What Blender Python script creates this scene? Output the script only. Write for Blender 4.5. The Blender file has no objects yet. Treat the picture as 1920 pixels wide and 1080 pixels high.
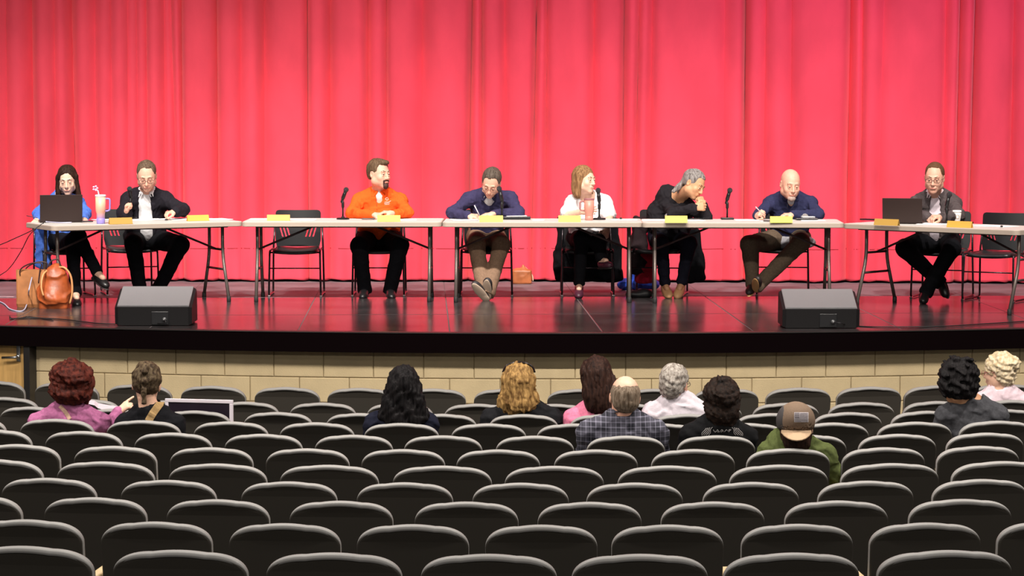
import bpy, bmesh, math, random
import numpy as np
from mathutils import Vector, Matrix, Euler
from mathutils.bvhtree import BVHTree
from mathutils import noise as mnoise
random.seed(7); RNG = np.random.RandomState(5)
SC = bpy.context.scene; COL = SC.collection
R = math.radians
# ------------------------------------------------------------------ camera
FPX = 5044.0; CAMZ = 1.9; PITCH = math.atan(364.0/FPX)
cd = bpy.data.cameras.new('camera'); cam = bpy.data.objects.new('camera', cd); COL.objects.link(cam)
cd.sensor_width = 36; cd.lens = 36*FPX/1920; cd.clip_end = 300
cam.location = (0, 0, CAMZ); cam.rotation_euler = (math.pi/2-PITCH, 0, 0)
SC.camera = cam
SC.view_settings.view_transform = 'Standard'; SC.view_settings.look = 'None'
SC.view_settings.gamma = 1; SC.view_settings.use_curve_mapping = False
SC.view_settings.exposure = 0.0
# ------------------------------------------------------------------ world and lights
w = bpy.data.worlds.new('world'); SC.world = w; w.use_nodes = True
w.node_tree.nodes['Background'].inputs[0].default_value = (0.9, 0.85, 0.8, 1)
w.node_tree.nodes['Background'].inputs[1].default_value = 0.035
def area(name, loc, target, size, energy, color=(1, 1, 1), sy=None, spread=180):
    l = bpy.data.lights.new(name, 'AREA'); l.energy = energy; l.color = color; l.size = size
    if sy: l.shape = 'RECTANGLE'; l.size_y = sy
    l.spread = R(spread)
    o = bpy.data.objects.new(name, l); COL.objects.link(o); o.location = loc
    o.rotation_euler = (Vector(target)-Vector(loc)).to_track_quat('-Z', 'Y').to_euler()
    return o
def spot(name, loc, target, energy, color=(1, 1, 1), ang=60, blend=0.6, radius=0.12):
    l = bpy.data.lights.new(name, 'SPOT'); l.energy = energy; l.color = color
    l.spot_size = R(ang); l.spot_blend = blend; l.shadow_soft_size = radius
    o = bpy.data.objects.new(name, l); COL.objects.link(o); o.location = loc
    o.rotation_euler = (Vector(target)-Vector(loc)).to_track_quat('-Z', 'Y').to_euler()
    return o
# front-of-house fresnels on the ceiling beams, aimed at the stage
for i, x in enumerate((-6.0, -3.2, -0.4, 2.6, 5.6)):
    spot('stage_spot', (x, 16.6, 9.2), (x*0.80, 25.8, 0.0), 4250*(1.2 if x < 1 else 1.0), (1.0, 0.93, 0.85), 36, 1.0, 0.18)
# stage work lights over the tables
area('stage_batten_light', (0, 23.0, 6.2), (0, 25.6, 0.4), 12, 150, (1.0, 0.95, 0.88), 0.5, 120)
# magenta wash high on the curtain
spot('magenta_wash', (5.2, 22.4, 5.6), (4.6, 27.1, 3.6), 420, (0.75, 0.16, 1.0), 70, 1.0, 0.3)
spot('magenta_wash', (1.2, 22.4, 5.6), (1.0, 27.1, 3.9), 200, (0.8, 0.2, 1.0), 70, 1.0, 0.3)
# house lights over the seats
for x in (-7.6, -4.6, -1.6, 1.6, 4.6, 7.6):
    spot('house_downlight', (x, 15.4, 5.3), (x, 15.8, -1), 1080, (1.0, 0.925, 0.83), 150, 0.8, 0.06)
for x in (-7.2, -2.6, 2.2, 6.8):
    spot('house_downlight', (x, 9.0, 6.4), (x, 9.3, -1), 400, (1.0, 0.94, 0.86), 140, 0.8, 0.10)
    spot('house_downlight', (x, 1.5, 5.6), (x, 5.5, -1), 450, (1.0, 0.94, 0.86), 140, 0.8, 0.10)

# ------------------------------------------------------------------ pixel -> world
_F = Vector((0, math.cos(PITCH), -math.sin(PITCH))); _U = Vector((0, math.sin(PITCH), math.cos(PITCH)))
CAM = Vector((0, 0, CAMZ))
def ray(px, py): return (_F*FPX + Vector((1, 0, 0))*(px-960) + _U*(540-py)).normalized()
def W(px, py, d):
    r = ray(px, py); return CAM + r*(d/r.y)
def G(px, py, z=0.0):
    r = ray(px, py); return CAM + r*((z-CAMZ)/r.z)
def onto(px, z, d):            # the point at height z and distance d that stands in column px
    depth = d*math.cos(PITCH)+(CAMZ-z)*math.sin(PITCH)
    return Vector(((px-960)/FPX*depth, d, z))
# ------------------------------------------------------------------ materials
MATS = {}
def mat(name, col, rough=0.6, metal=0.0, spec=0.5, var=0.0, vscale=30.0, bump=0.0, bscale=200.0, emis=None,
        stretch=(1, 1, 1), col2=None, coat=0.0, trans=0.0, sheen=0.0, ior=1.5):
    if name in MATS: return MATS[name]
    m = bpy.data.materials.new(name); m.use_nodes = True; nt = m.node_tree; b = nt.nodes['Principled BSDF']
    b.inputs['Base Color'].default_value = (*col, 1); b.inputs['Roughness'].default_value = rough
    b.inputs['Metallic'].default_value = metal; b.inputs['Specular IOR Level'].default_value = spec
    b.inputs['Coat Weight'].default_value = coat; b.inputs['Transmission Weight'].default_value = trans
    b.inputs['Sheen Weight'].default_value = sheen; b.inputs['IOR'].default_value = ior
    tc = mp = None
    def coords():
        nonlocal tc, mp
        if tc is None:
            tc = nt.nodes.new('ShaderNodeTexCoord'); mp = nt.nodes.new('ShaderNodeMapping')
            mp.inputs['Scale'].default_value = stretch; nt.links.new(tc.outputs['Object'], mp.inputs['Vector'])
        return mp.outputs['Vector']
    if var > 0 or col2:
        n = nt.nodes.new('ShaderNodeTexNoise'); n.inputs['Scale'].default_value = vscale; n.inputs['Detail'].default_value = 5
        nt.links.new(coords(), n.inputs['Vector'])
        cr = nt.nodes.new('ShaderNodeValToRGB'); cr.color_ramp.elements[0].position = 0.35; cr.color_ramp.elements[1].position = 0.65
        c1 = tuple(max(0, c*(1-var)) for c in col); c2 = col2 if col2 else tuple(min(1, c*(1+var)) for c in col)
        cr.color_ramp.elements[0].color = (*c1, 1); cr.color_ramp.elements[1].color = (*c2, 1)
        nt.links.new(n.outputs['Fac'], cr.inputs['Fac']); nt.links.new(cr.outputs['Color'], b.inputs['Base Color'])
    if bump > 0:
        n2 = nt.nodes.new('ShaderNodeTexNoise'); n2.inputs['Scale'].default_value = bscale; n2.inputs['Detail'].default_value = 3
        nt.links.new(coords(), n2.inputs['Vector'])
        bp = nt.nodes.new('ShaderNodeBump'); bp.inputs['Strength'].default_value = bump; bp.inputs['Distance'].default_value = 0.01
        nt.links.new(n2.outputs['Fac'], bp.inputs['Height']); nt.links.new(bp.outputs['Normal'], b.inputs['Normal'])
    if emis:
        b.inputs['Emission Color'].default_value = (*emis[0], 1); b.inputs['Emission Strength'].default_value = emis[1]
    MATS[name] = m; return m
def lin(r, g, b):
    f = lambda c: (c/255/12.92) if c/255 <= 0.04045 else ((c/255+0.055)/1.055)**2.4
    return (f(r), f(g), f(b))
# ------------------------------------------------------------------ scene-graph helpers
def obj(name, me, parent=None, m=None):
    if isinstance(me, bmesh.types.BMesh):
        d = bpy.data.meshes.new(name); me.to_mesh(d); me.free(); me = d
    o = bpy.data.objects.new(name, me); COL.objects.link(o)
    if m is not None and not me.materials: me.materials.append(m)
    if parent is not None: o.parent = parent
    return o
def tag(o, label=None, cat=None, group=None, kind=None):
    if label: o['label'] = label
    if cat: o['category'] = cat
    if group: o['group'] = group
    if kind: o['kind'] = kind
    return o
def thing(name, label, cat, loc=(0, 0, 0), rz=0.0, group=None):
    o = bpy.data.objects.new(name, None); COL.objects.link(o); o.location = loc; o.rotation_euler = (0, 0, rz)
    o.empty_display_size = 0.1
    return tag(o, label, cat, group)
def smooth(me, ang=None):
    for p in me.polygons: p.use_smooth = True
def copy_tree(o, parent=None):
    c = o.copy(); COL.objects.link(c)
    if parent is not None: c.parent = parent
    for ch in list(o.children): copy_tree(ch, c)
    return c
# ------------------------------------------------------------------ bmesh shapes
def BM(): return bmesh.new()
def box(bm, c, s, rot=None, bevel=0.0, seg=2):
    r = bmesh.ops.create_cube(bm, size=1.0); vs = r['verts']
    bmesh.ops.scale(bm, vec=s, verts=vs)
    if bevel > 0:
        es = list({e for v in vs for e in v.link_edges})
        rr = bmesh.ops.bevel(bm, geom=es, offset=bevel, segments=seg, affect='EDGES', profile=0.5)
        vs = list({v for f in rr['faces'] for v in f.verts} | {v for v in vs if v.is_valid})
    if rot is not None: bmesh.ops.rotate(bm, verts=vs, cent=(0, 0, 0), matrix=Matrix(rot).to_3x3() if not isinstance(rot, Euler) else rot.to_matrix())
    bmesh.ops.translate(bm, vec=c, verts=vs)
    return vs
def loft(bm, rings, cap=True, closed=True):
    V = [[bm.verts.new(p) for p in r] for r in rings]
    n = len(V[0])
    for a, b in zip(V[:-1], V[1:]):
        for i in range(n if closed else n-1):
            j = (i+1) % n
            bm.faces.new((a[i], a[j], b[j], b[i]))
    if cap and closed:
        bm.faces.new(V[0][::-1]); bm.faces.new(V[-1])
    return V
def lathe(bm, prof, c=(0, 0, 0), seg=20, rot=None, cap=True):
    c = Vector(c); M = rot.to_3x3() if rot is not None else Matrix.Identity(3)
    rings = [[c + M @ Vector((r*math.cos(2*math.pi*i/seg), r*math.sin(2*math.pi*i/seg), z)) for i in range(seg)] for r, z in prof]
    loft(bm, rings, cap)
def frame_dir(d):
    return Vector(d).normalized().to_track_quat('Z', 'Y').to_matrix()
def tube(bm, pts, r, seg=8, cap=True):
    pts = [Vector(p) for p in pts]; n = len(pts)
    rs = r if isinstance(r, (list, tuple)) else [r]*n
    rings = []; up = None
    for i, p in enumerate(pts):
        t = (pts[min(i+1, n-1)]-pts[max(i-1, 0)]).normalized()
        if up is None:
            up = Vector((0, 0, 1)) if abs(t.z) < 0.9 else Vector((0, 1, 0))
        a = t.cross(up).normalized(); b = a.cross(t).normalized(); up = b
        rings.append([p+(a*math.cos(2*math.pi*k/seg)+b*math.sin(2*math.pi*k/seg))*rs[i] for k in range(seg)])
    loft(bm, rings, cap)
def rounded(pts, rad=0.05, n=4):
    """polyline with its corners rounded"""
    pts = [Vector(p) for p in pts]; out = [pts[0]]
    for a, b, c in zip(pts[:-2], pts[1:-1], pts[2:]):
        u = (a-b); v = (c-b); r_ = min(rad, u.length*0.45, v.length*0.45)
        p0 = b+u.normalized()*r_; p1 = b+v.normalized()*r_
        for i in range(n+1):
            t = i/n; out.append(p0*(1-t)**2 + b*2*t*(1-t) + p1*t*t)
    out.append(pts[-1]); return out
def catmull(pts, n=6):
    pts = [Vector(p) for p in pts]; P = [pts[0]]+pts+[pts[-1]]; out = []
    for i in range(1, len(P)-2):
        for k in range(n):
            t = k/n
            out.append(0.5*((2*P[i])+(-P[i-1]+P[i+1])*t+(2*P[i-1]-5*P[i]+4*P[i+1]-P[i+2])*t*t+(-P[i-1]+3*P[i]-3*P[i+1]+P[i+2])*t**3))
    out.append(pts[-1]); return out
def prism(bm, outline, y0, y1):
    """outline of (x,z) extruded along y"""
    loft(bm, [[(x, y0, z) for x, z in outline], [(x, y1, z) for x, z in outline]])
def fin(bm, sm=False):
    bmesh.ops.recalc_face_normals(bm, faces=bm.faces)
    if sm:
        for f in bm.faces: f.smooth = True
    return bm
# ------------------------------------------------------------------ signed-distance modelling (one continuous skin)
def C(a, b, ra, rb=None, k=0.02): return ('c', np.array(a, float), np.array(b, float), ra, ra if rb is None else rb, k, 1)
def E(c, r, M=None, k=0.02, sign=1): return ('e', np.array(c, float), np.array(r, float), np.eye(3) if M is None else np.array(M, float), None, k, sign)
def B(c, hs, M=None, rad=0.01, k=0.01, sign=1): return ('b', np.array(c, float), np.array(hs, float), np.eye(3) if M is None else np.array(M, float), rad, k, sign)
def neg(p): return p[:6]+(-1,)
def prim_bbox(p):
    if p[0] == 'c':
        r = max(p[3], p[4]); return np.minimum(p[1], p[2])-r, np.maximum(p[1], p[2])+r
    e = np.abs(p[3]) @ p[2]
    if p[0] == 'b': e = e + p[4]
    return p[1]-e, p[1]+e
def prim_eval(p, X, Y, Z):
    if p[0] == 'c':
        a, b = p[1], p[2]; ba = b-a; L = float(ba@ba)+1e-12
        t = ((X-a[0])*ba[0]+(Y-a[1])*ba[1]+(Z-a[2])*ba[2])/L; t = np.clip(t, 0, 1)
        dx = X-a[0]-t*ba[0]; dy = Y-a[1]-t*ba[1]; dz = Z-a[2]-t*ba[2]
        return np.sqrt(dx*dx+dy*dy+dz*dz)-(p[3]+(p[4]-p[3])*t)
    c, M = p[1], p[3]; x, y, z = X-c[0], Y-c[1], Z-c[2]
    u = M[0, 0]*x+M[1, 0]*y+M[2, 0]*z; v = M[0, 1]*x+M[1, 1]*y+M[2, 1]*z; q = M[0, 2]*x+M[1, 2]*y+M[2, 2]*z
    r = p[2]
    if p[0] == 'e':
        k0 = np.sqrt((u/r[0])**2+(v/r[1])**2+(q/r[2])**2); k1 = np.sqrt((u/r[0]**2)**2+(v/r[1]**2)**2+(q/r[2]**2)**2)+1e-9
        return k0*(k0-1)/k1
    ax, ay, az = np.abs(u)-r[0], np.abs(v)-r[1], np.abs(q)-r[2]
    out = np.sqrt(np.maximum(ax, 0)**2+np.maximum(ay, 0)**2+np.maximum(az, 0)**2)
    return out+np.minimum(np.maximum(ax, np.maximum(ay, az)), 0)-p[4]
def axis(lo, hi, h, fine=(), hf=None):
    out = [lo]; 
    while out[-1] < hi:
        x = out[-1]; st = h
        for a, b in fine:
            if a <= x <= b: st = hf
        out.append(x+st)
    return np.array(out, dtype=np.float32)
def sdf_mesh(name, prims, h=0.008, fine=None, hf=0.0045, noise=None, kind='cloth'):
    pos = [p for p in prims if p[6] > 0]
    bb = [prim_bbox(p) for p in pos]
    lo = np.min([b[0] for b in bb], axis=0)-0.03; hi = np.max([b[1] for b in bb], axis=0)+0.03
    fx, fy, fz = ([(f[0][i], f[1][i]) for f in fine] if fine else [] for i in range(3))
    ax = axis(lo[0], hi[0], h, fx, hf); ay = axis(lo[1], hi[1], h, fy, hf); az = axis(lo[2], hi[2], h, fz, hf)
    A = np.full((len(ax), len(ay), len(az)), 1.0, dtype=np.float32)
    for p in prims:
        l, u = prim_bbox(p); mg = 0.035+p[5]
        i0, i1 = np.searchsorted(ax, [l[0]-mg, u[0]+mg]); j0, j1 = np.searchsorted(ay, [l[1]-mg, u[1]+mg]); k0, k1 = np.searchsorted(az, [l[2]-mg, u[2]+mg])
        if i1 <= i0 or j1 <= j0 or k1 <= k0: continue
        X = ax[i0:i1, None, None]; Y = ay[None, j0:j1, None]; Z = az[None, None, k0:k1]
        d = prim_eval(p, X, Y, Z).astype(np.float32); S = A[i0:i1, j0:j1, k0:k1]; k = p[5]
        if p[6] > 0:
            if k > 0:
                hh = np.maximum(k-np.abs(S-d), 0)/k; A[i0:i1, j0:j1, k0:k1] = np.minimum(S, d)-hh*hh*k*0.25
            else: A[i0:i1, j0:j1, k0:k1] = np.minimum(S, d)
        else:
            d = -d
            if k > 0:
                hh = np.maximum(k-np.abs(S-d), 0)/k; A[i0:i1, j0:j1, k0:k1] = np.maximum(S, d)+hh*hh*k*0.25
            else: A[i0:i1, j0:j1, k0:k1] = np.maximum(S, d)
    if noise:
        amp, fr, sd = noise
        if kind in ('hair', 'curl'): A -= amp*0.45; amp *= 0.8
        rs = np.random.RandomState(sd)
        X = ax[:, None, None]; Y = ay[None, :, None]; Z = az[None, None, :]
        N = np.zeros_like(A)
        for o in range(5):
            f = fr*(0.6+0.45*o)
            if kind == 'hair': v = rs.randn(3)*np.array([1.0, 1.0, 0.16])
            elif kind == 'curl': v = rs.randn(3)
            else: v = rs.randn(3)*np.array([0.6, 0.8, 1.1])
            v = v/np.linalg.norm(v)*f; ph = rs.rand()*6.28; v2 = rs.randn(3)*f*0.25; p2 = rs.rand()*6.28
            wob = np.sin(v2[0]*X+v2[1]*Y+v2[2]*Z+p2)*1.6
            N += (np.sin(v[0]*X+v[1]*Y+v[2]*Z+ph+wob)/(1+0.35*o)).astype(np.float32)
        if kind == 'cloth': N = -np.maximum(1.5-np.abs(N)*1.3, -0.25)
        A += amp*N*0.5
    A[0] = 1; A[-1] = 1; A[:, 0] = 1; A[:, -1] = 1; A[:, :, 0] = 1; A[:, :, -1] = 1
    ins = A < 0
    nx, ny, nz = A.shape
    cnt = np.zeros((nx-1, ny-1, nz-1), dtype=np.uint8)
    for di in (0, 1):
        for dj in (0, 1):
            for dk in (0, 1): cnt += ins[di:nx-1+di, dj:ny-1+dj, dk:nz-1+dk]
    I, J, K = np.nonzero((cnt > 0) & (cnt < 8))
    del cnt
    idx = np.full((nx-1, ny-1, nz-1), -1, dtype=np.int32); idx[I, J, K] = np.arange(len(I))
    vs = np.zeros((len(I), 3)); n_ = np.zeros(len(I))
    axs = (ax, ay, az); corners = [(a, b, c) for a in (0, 1) for b in (0, 1) for c in (0, 1)]
    for c0 in corners:
        for a_ in range(3):
            if c0[a_]: continue
            c1 = list(c0); c1[a_] = 1
            v0 = A[I+c0[0], J+c0[1], K+c0[2]]; v1 = A[I+c1[0], J+c1[1], K+c1[2]]
            m = (v0 < 0) != (v1 < 0)
            t = np.where(m, v0/(v0-v1+1e-12), 0)
            P = [axs[q][(I, J, K)[q]+c0[q]].astype(float) for q in range(3)]
            P[a_] = P[a_]+t*(axs[a_][(I, J, K)[a_]+1]-axs[a_][(I, J, K)[a_]])
            for q in range(3): vs[:, q] += np.where(m, P[q], 0)
            n_ += m
    vs /= n_[:, None]
    quads = []
    for a_ in range(3):
        s0 = [slice(None)]*3; s1 = [slice(None)]*3; s0[a_] = slice(0, -1); s1[a_] = slice(1, None)
        x = ins[tuple(s0)] != ins[tuple(s1)]
        i, j, k = np.nonzero(x); g = [i, j, k]
        b_, c_ = (a_+1) % 3, (a_+2) % 3
        ok = (g[b_] > 0) & (g[c_] > 0) & (g[b_] < A.shape[b_]-1) & (g[c_] < A.shape[c_]-1)
        g = [q[ok] for q in g]
        def at(db, dc):
            h_ = [q.copy() for q in g]; h_[b_] -= db; h_[c_] -= dc; return idx[h_[0], h_[1], h_[2]]
        q = np.stack([at(1, 1), at(0, 1), at(0, 0), at(1, 0)], axis=1)
        fl = ins[g[0], g[1], g[2]]; q[~fl] = q[~fl][:, ::-1]
        quads.append(q)
    Q = np.concatenate(quads); Q = Q[(Q >= 0).all(axis=1)]
    me = bpy.data.meshes.new(name)
    me.vertices.add(len(vs)); me.vertices.foreach_set('co', vs.astype(np.float32).ravel())
    me.loops.add(len(Q)*4); me.loops.foreach_set('vertex_index', Q.astype(np.int32).ravel())
    me.polygons.add(len(Q)); me.polygons.foreach_set('loop_start', np.arange(0, len(Q)*4, 4, dtype=np.int32))
    me.polygons.foreach_set('loop_total', np.full(len(Q), 4, dtype=np.int32))
    me.polygons.foreach_set('use_smooth', np.ones(len(Q), dtype=bool))
    me.update(calc_edges=True); me.validate()
    return me
def local(me, org):
    n = len(me.vertices); a = np.empty(n*3, dtype=np.float32); me.vertices.foreach_get('co', a)
    a = a.reshape(-1, 3)-np.array(org, dtype=np.float32); me.vertices.foreach_set('co', a.ravel()); me.update(); return me
# ================================================================== STRUCTURE
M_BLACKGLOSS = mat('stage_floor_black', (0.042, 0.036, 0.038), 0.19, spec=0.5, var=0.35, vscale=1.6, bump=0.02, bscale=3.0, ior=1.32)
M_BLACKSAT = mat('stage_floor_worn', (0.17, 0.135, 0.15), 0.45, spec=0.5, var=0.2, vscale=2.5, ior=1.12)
M_BLACK = mat('fascia_black', (0.0045, 0.0025, 0.003), 0.9, spec=0.0)
M_HALL = mat('hall_floor', (0.035, 0.033, 0.03), 0.8, var=0.2)
M_BLOCK = mat('cream_block', (0.60, 0.475, 0.285), 0.75, spec=0.25, var=0.05, vscale=6, bump=0.25, bscale=120)
M_MORTAR = mat('mortar', (0.40, 0.32, 0.19), 0.9)
HX0, HA, HD = 0.45, 0.032, 21.30         # plan of the curved stage edge
def edge_y(x): return HD+HA*(x-HX0)**2
HALLZ = -1.07
# stage floor slab: curved front edge, top just below the laid panels
bm = BM(); xs = [i*0.35 for i in range(-30, 31)]
front = [(x, edge_y(x)+0.02) for x in xs]; top = -0.0025
rings = []
for x, y in front: rings.append([(x, y, top), (x, 30.0, top), (x, 30.0, -0.16), (x, y, -0.16)])
loft(bm, rings); obj('stage_floor', fin(bm), None, mat('floor_joint', (0.12, 0.095, 0.10), 0.8)); SF = bpy.data.objects['stage_floor']; SF['kind'] = 'structure'
# laid floor panels, clipped to the curved edge; the grid runs towards the photograph's own vanishing point
gyaw = math.atan((790-960)/FPX); gx = Vector((math.cos(gyaw), -math.sin(gyaw), 0)); gy = Vector((math.sin(gyaw), math.cos(gyaw), 0))
ORG = G(575, 590)
def clip_poly(P, f):                      # keep f(p) >= 0
    out = []
    for a, b in zip(P, P[1:]+P[:1]):
        fa, fb = f(a), f(b)
        if fa >= 0: out.append(a)
        if (fa >= 0) != (fb >= 0):
            t = fa/(fa-fb); out.append(a+(b-a)*t)
    return out
base_row = ORG.y
rows = [(-2.1, -0.02), (0.0, 1.98), (2.0, 3.98), (4.0, 5.98)]
for ri, (v0, v1) in enumerate(rows):
    for ci in range(-6, 9):
        u0 = ci*1.22+(0.0 if ri % 2 == 0 else 0.0); u1 = u0+1.212
        P = [ORG+gx*u0+gy*v0, ORG+gx*u1+gy*v0, ORG+gx*u1+gy*v1, ORG+gx*u0+gy*v1]
        # subdivide the front side so that the curve is followed
        dense = []
        for a, b in zip(P, P[1:]+P[:1]):
            for k in range(5): dense.append(a+(b-a)*(k/5))
        dense = clip_poly(dense, lambda p: p.y-edge_y(p.x)-0.02)
        if len(dense) < 3: continue
        bm = BM(); zt = random.uniform(-0.0006, 0.0)
        lo_ = [Vector((p.x, p.y, top)) for p in dense]; hi_ = [Vector((p.x, p.y, zt)) for p in dense]
        cc = sum(hi_, Vector())/len(hi_)
        hi_ = [cc+(p-cc)*(1-0.004) for p in hi_]
        loft(bm, [lo_, hi_])
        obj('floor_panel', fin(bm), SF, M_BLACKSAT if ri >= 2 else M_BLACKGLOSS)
# fascia (black nosing of the stage) and its thin top lip
def arc_strip(name, off0, off1, z0, z1, m, x0=-9.0, x1=9.5, n=60):
    bm = BM(); rings = []
    for i in range(n+1):
        x = x0+(x1-x0)*i/n; y = edge_y(x)
        rings.append([(x, y+off0, z0), (x, y+off0, z1), (x, y+off1, z1), (x, y+off1, z0)])
    loft(bm, rings); o = obj(name, fin(bm), None, m); o['kind'] = 'structure'; return o
FAS = arc_strip('trim_1', 0.0, 0.14, -0.16, -0.004, M_BLACK)
arc_strip('trim_2', -0.008, 0.10, -0.004, 0.004, mat('edge_lip', (0.03, 0.026, 0.026), 0.35))
# hall floor: gentle slope up towards the camera
bm = BM(); rings = []
FLOORP = [(30.0, HALLZ-0.01), (19.9, HALLZ-0.01), (18.5, -1.055), (9.0, -0.70), (-3.0, -0.22)]
for y, z in FLOORP: rings.append([(-12, y, z), (12.5, y, z), (12.5, y, z-0.12), (-12, y, z-0.12)])
loft(bm, rings); o = obj('floor', fin(bm), None, M_HALL); o['kind'] = 'structure'
def hall_z(y):
    P = FLOORP
    for (a, za), (b, zb) in zip(P[:-1], P[1:]):
        if b <= y <= a: return za+(zb-za)*(a-y)/(a-b)
    return P[-1][1]
# block wall under the stage, every block in view an object
WOFF = 0.15
def wall_y(x): return edge_y(x)+WOFF
bm = BM(); rings = []
for i in range(60):
    x = -4.32+i*0.235; y = wall_y(x)+0.012
    rings.append([(x, y, HALLZ), (x, y, -0.16), (x, y+0.18, -0.16), (x, y+0.18, HALLZ)])
loft(bm, rings); WALL = obj('wall_front', fin(bm), None, M_MORTAR); WALL['kind'] = 'structure'
zA = W(960, 712, 21.40).z                     # the joint seen below the fascia
blk = {}
for ci in range(-1, 4):
    zt = zA-ci*0.203; zb = zt-0.203
    if ci == -1: zt, zb = -0.16, zA
    zt, zb = (zA+0.203, zA) if ci == -1 else (zA-ci*0.203, zA-(ci+1)*0.203)
    zt = min(zt, -0.165)
    if ci == -1: zt = -0.165
    x = -4.30 if True else 0
    offs = (237-960)/FPX*21.9 if ci % 2 else (373-960)/FPX*21.7
    k0 = math.ceil((-4.30-offs)/0.405)
    k = k0-1
    while True:
        xa = max(-4.30, offs+k*0.405); xb = offs+(k+1)*0.405
        k += 1
        if xb <= -4.25: continue
        if xa > 5.6: break
        bm = BM(); d = 0.0028; e = 0.006
        ya, yb = wall_y(xa), wall_y(xb); pr = random.uniform(0, 0.0015)
        def q(x, z, f): return (x, wall_y(x)+(0.012 if not f else 0.0-pr), z)
        back = [q(xa+d, zb+d, 0), q(xb-d, zb+d, 0), q(xb-d, zt-d, 0), q(xa+d, zt-d, 0)]
        mid = [q(xa+d, zb+d, 1), q(xb-d, zb+d, 1), q(xb-d, zt-d, 1), q(xa+d, zt-d, 1)]
        mid = [(p[0], p[1]+0.004, p[2]) for p in mid]
        fr = [q(xa+d+e, zb+d+e, 1), q(xb-d-e, zb+d+e, 1), q(xb-d-e, zt-d-e, 1), q(xa+d+e, zt-d-e, 1)]
        loft(bm, [back, mid, fr]); obj('block', fin(bm), WALL, M_BLOCK)
# door beside the blocks
M_WOOD = mat('door_wood', (0.62, 0.37, 0.13), 0.45, var=0.12, vscale=5, stretch=(6, 1, 0.6))
M_STEEL = mat('brushed_steel', (0.55, 0.55, 0.56), 0.3, metal=1.0)
dx1 = (45-960)/FPX*22.0; dx0 = dx1-0.86; dy = edge_y(dx1)+0.10; dyaw = math.atan(2*HA*(dx1-HX0))
DOOR = thing('door_1', None, None, (dx1, dy, 0), dyaw); DOOR['kind'] = 'structure'
bm = BM(); box(bm, (-0.43, 0.02, (HALLZ-0.055)/2), (0.86, 0.045, -HALLZ-0.06), bevel=0.003); obj('door_leaf', fin(bm), DOOR, M_WOOD)
hx = (29-45)/FPX*22
bm = BM(); box(bm, (hx, -0.008, W(28, 660, 22).z), (0.036, 0.012, 0.165), bevel=0.004)
hz = W(15, 670, 22).z
tube(bm, rounded([(hx, -0.01, hz), (hx, -0.06, hz), (hx-0.125, -0.06, hz-0.006)], 0.02), 0.011, 10)
lathe(bm, [(0.02, 0), (0.02, 0.02), (0.012, 0.022)], (hx, -0.012, hz), 14, Matrix.Rotation(R(90), 3, 'X'))
obj('handle', fin(bm, True), DOOR, M_STEEL)
bm = BM(); xj = dx1+0.03
box(bm, (0.035, 0.0, (HALLZ-0.02)/2), (0.055, 0.16, -HALLZ-0.03), bevel=0.003); box(bm, (-0.43, 0.06, -0.03), (0.92, 0.06, 0.045))
box(bm, (-0.895, 0.0, (HALLZ-0.02)/2), (0.06, 0.16, -HALLZ-0.03), bevel=0.003)
obj('door_frame', fin(bm), DOOR, mat('frame_black', (0.012, 0.010, 0.010), 0.5))
# wall left of the door so that the front reads on from a step aside
bm = BM(); rings = []
for i in range(12):
    x = dx0-0.07-i*0.35; y = wall_y(x)
    rings.append([(x, y, HALLZ), (x, y, -0.16), (x, y+0.18, -0.16), (x, y+0.18, HALLZ)])
loft(bm, rings); o = obj('wall_front_left', fin(bm), None, M_BLOCK); o['kind'] = 'structure'

# ================================================================== CURTAIN
M_CURT = mat('red_velour', (0.84, 0.072, 0.115), 0.85, spec=0.1, var=0.07, vscale=3.0, bump=0.15, bscale=9, sheen=0.15, stretch=(1, 1, 0.5))
# seams: (pixel column at the bottom, drift in px towards the top, depth m, half width m)
SEAMS = [(-900+i*72+(i*37 % 23), (i % 3)*3, .06+.03*(i*5 % 4), .025+.008*(i % 3)) for i in range(10)]+[(-180, 0, .16, .05), (-110, 0, .1, .04), (-50, 0, .12, .05), (10, 4, .04, .05), (60, 0, .17, .045), (103, 0, .05, .03), (139, -6, .20, .04), (176, 2, .13, .05), (207, 2, .06, .05),
         (238, 2, .05, .035), (257, 0, .05, .03), (275, 0, .09, .03), (306, 2, .11, .035), (331, -10, .12, .03), (341, 0, .13, .02), (407, 0, .12, .02), (450, 2, .05, .03), (493, 2, .13, .04),
         (577, 0, .13, .02), (617, 2, .12, .03), (690, 0, .14, .025), (725, 0, .11, .02), (790, 2, .09, .05), (877, 8, .22, .02), (904, 0, .12, .015), (948, -2, .09, .03),
         (996, 10, .18, .018), (1022, 4, .11, .02), (1110, 3, .10, .03), (1166, 4, .15, .02), (1188, 10, .10, .02), (1216, 6, .10, .03), (1354, 2, .06, .05), (1394, 2, .22, .02), (1430, 2, .05, .04),
         (1480, 0, .05, .05), (1586, 5, .24, .035), (1610, 2, .08, .02), (1640, 10, .05, .04), (1762, 3, .10, .03), (1786, 6, .18, .02), (1812, 8, .20, .02), (1886, 4, .11, .025), (1960, 0, .14, .04),
         (2030, 0, .14, .04), (2100, 0, .14, .04), (2170, 0, .14, .04)]+[(2240+i*72+(i*31 % 19), (i % 3)*3, .06+.03*(i*5 % 4), .025+.008*(i % 3)) for i in range(9)]
def curt_y(x): return 27.25-0.06*max(0.0, x)
CX = [(s[0]-960)/FPX*27.2 for s in SEAMS]
xs = []; x = CX[0]
while x < CX[-1]:
    dmin = min(abs(x-c) for c in CX); xs.append(x); x += 0.006 if dmin < 0.05 else 0.014
xs = np.array(xs); zs = np.concatenate([np.array([0.012, 0.04, 0.09]), np.linspace(0.16, 6.4, 34)])
rs = np.random.RandomState(3)
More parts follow.
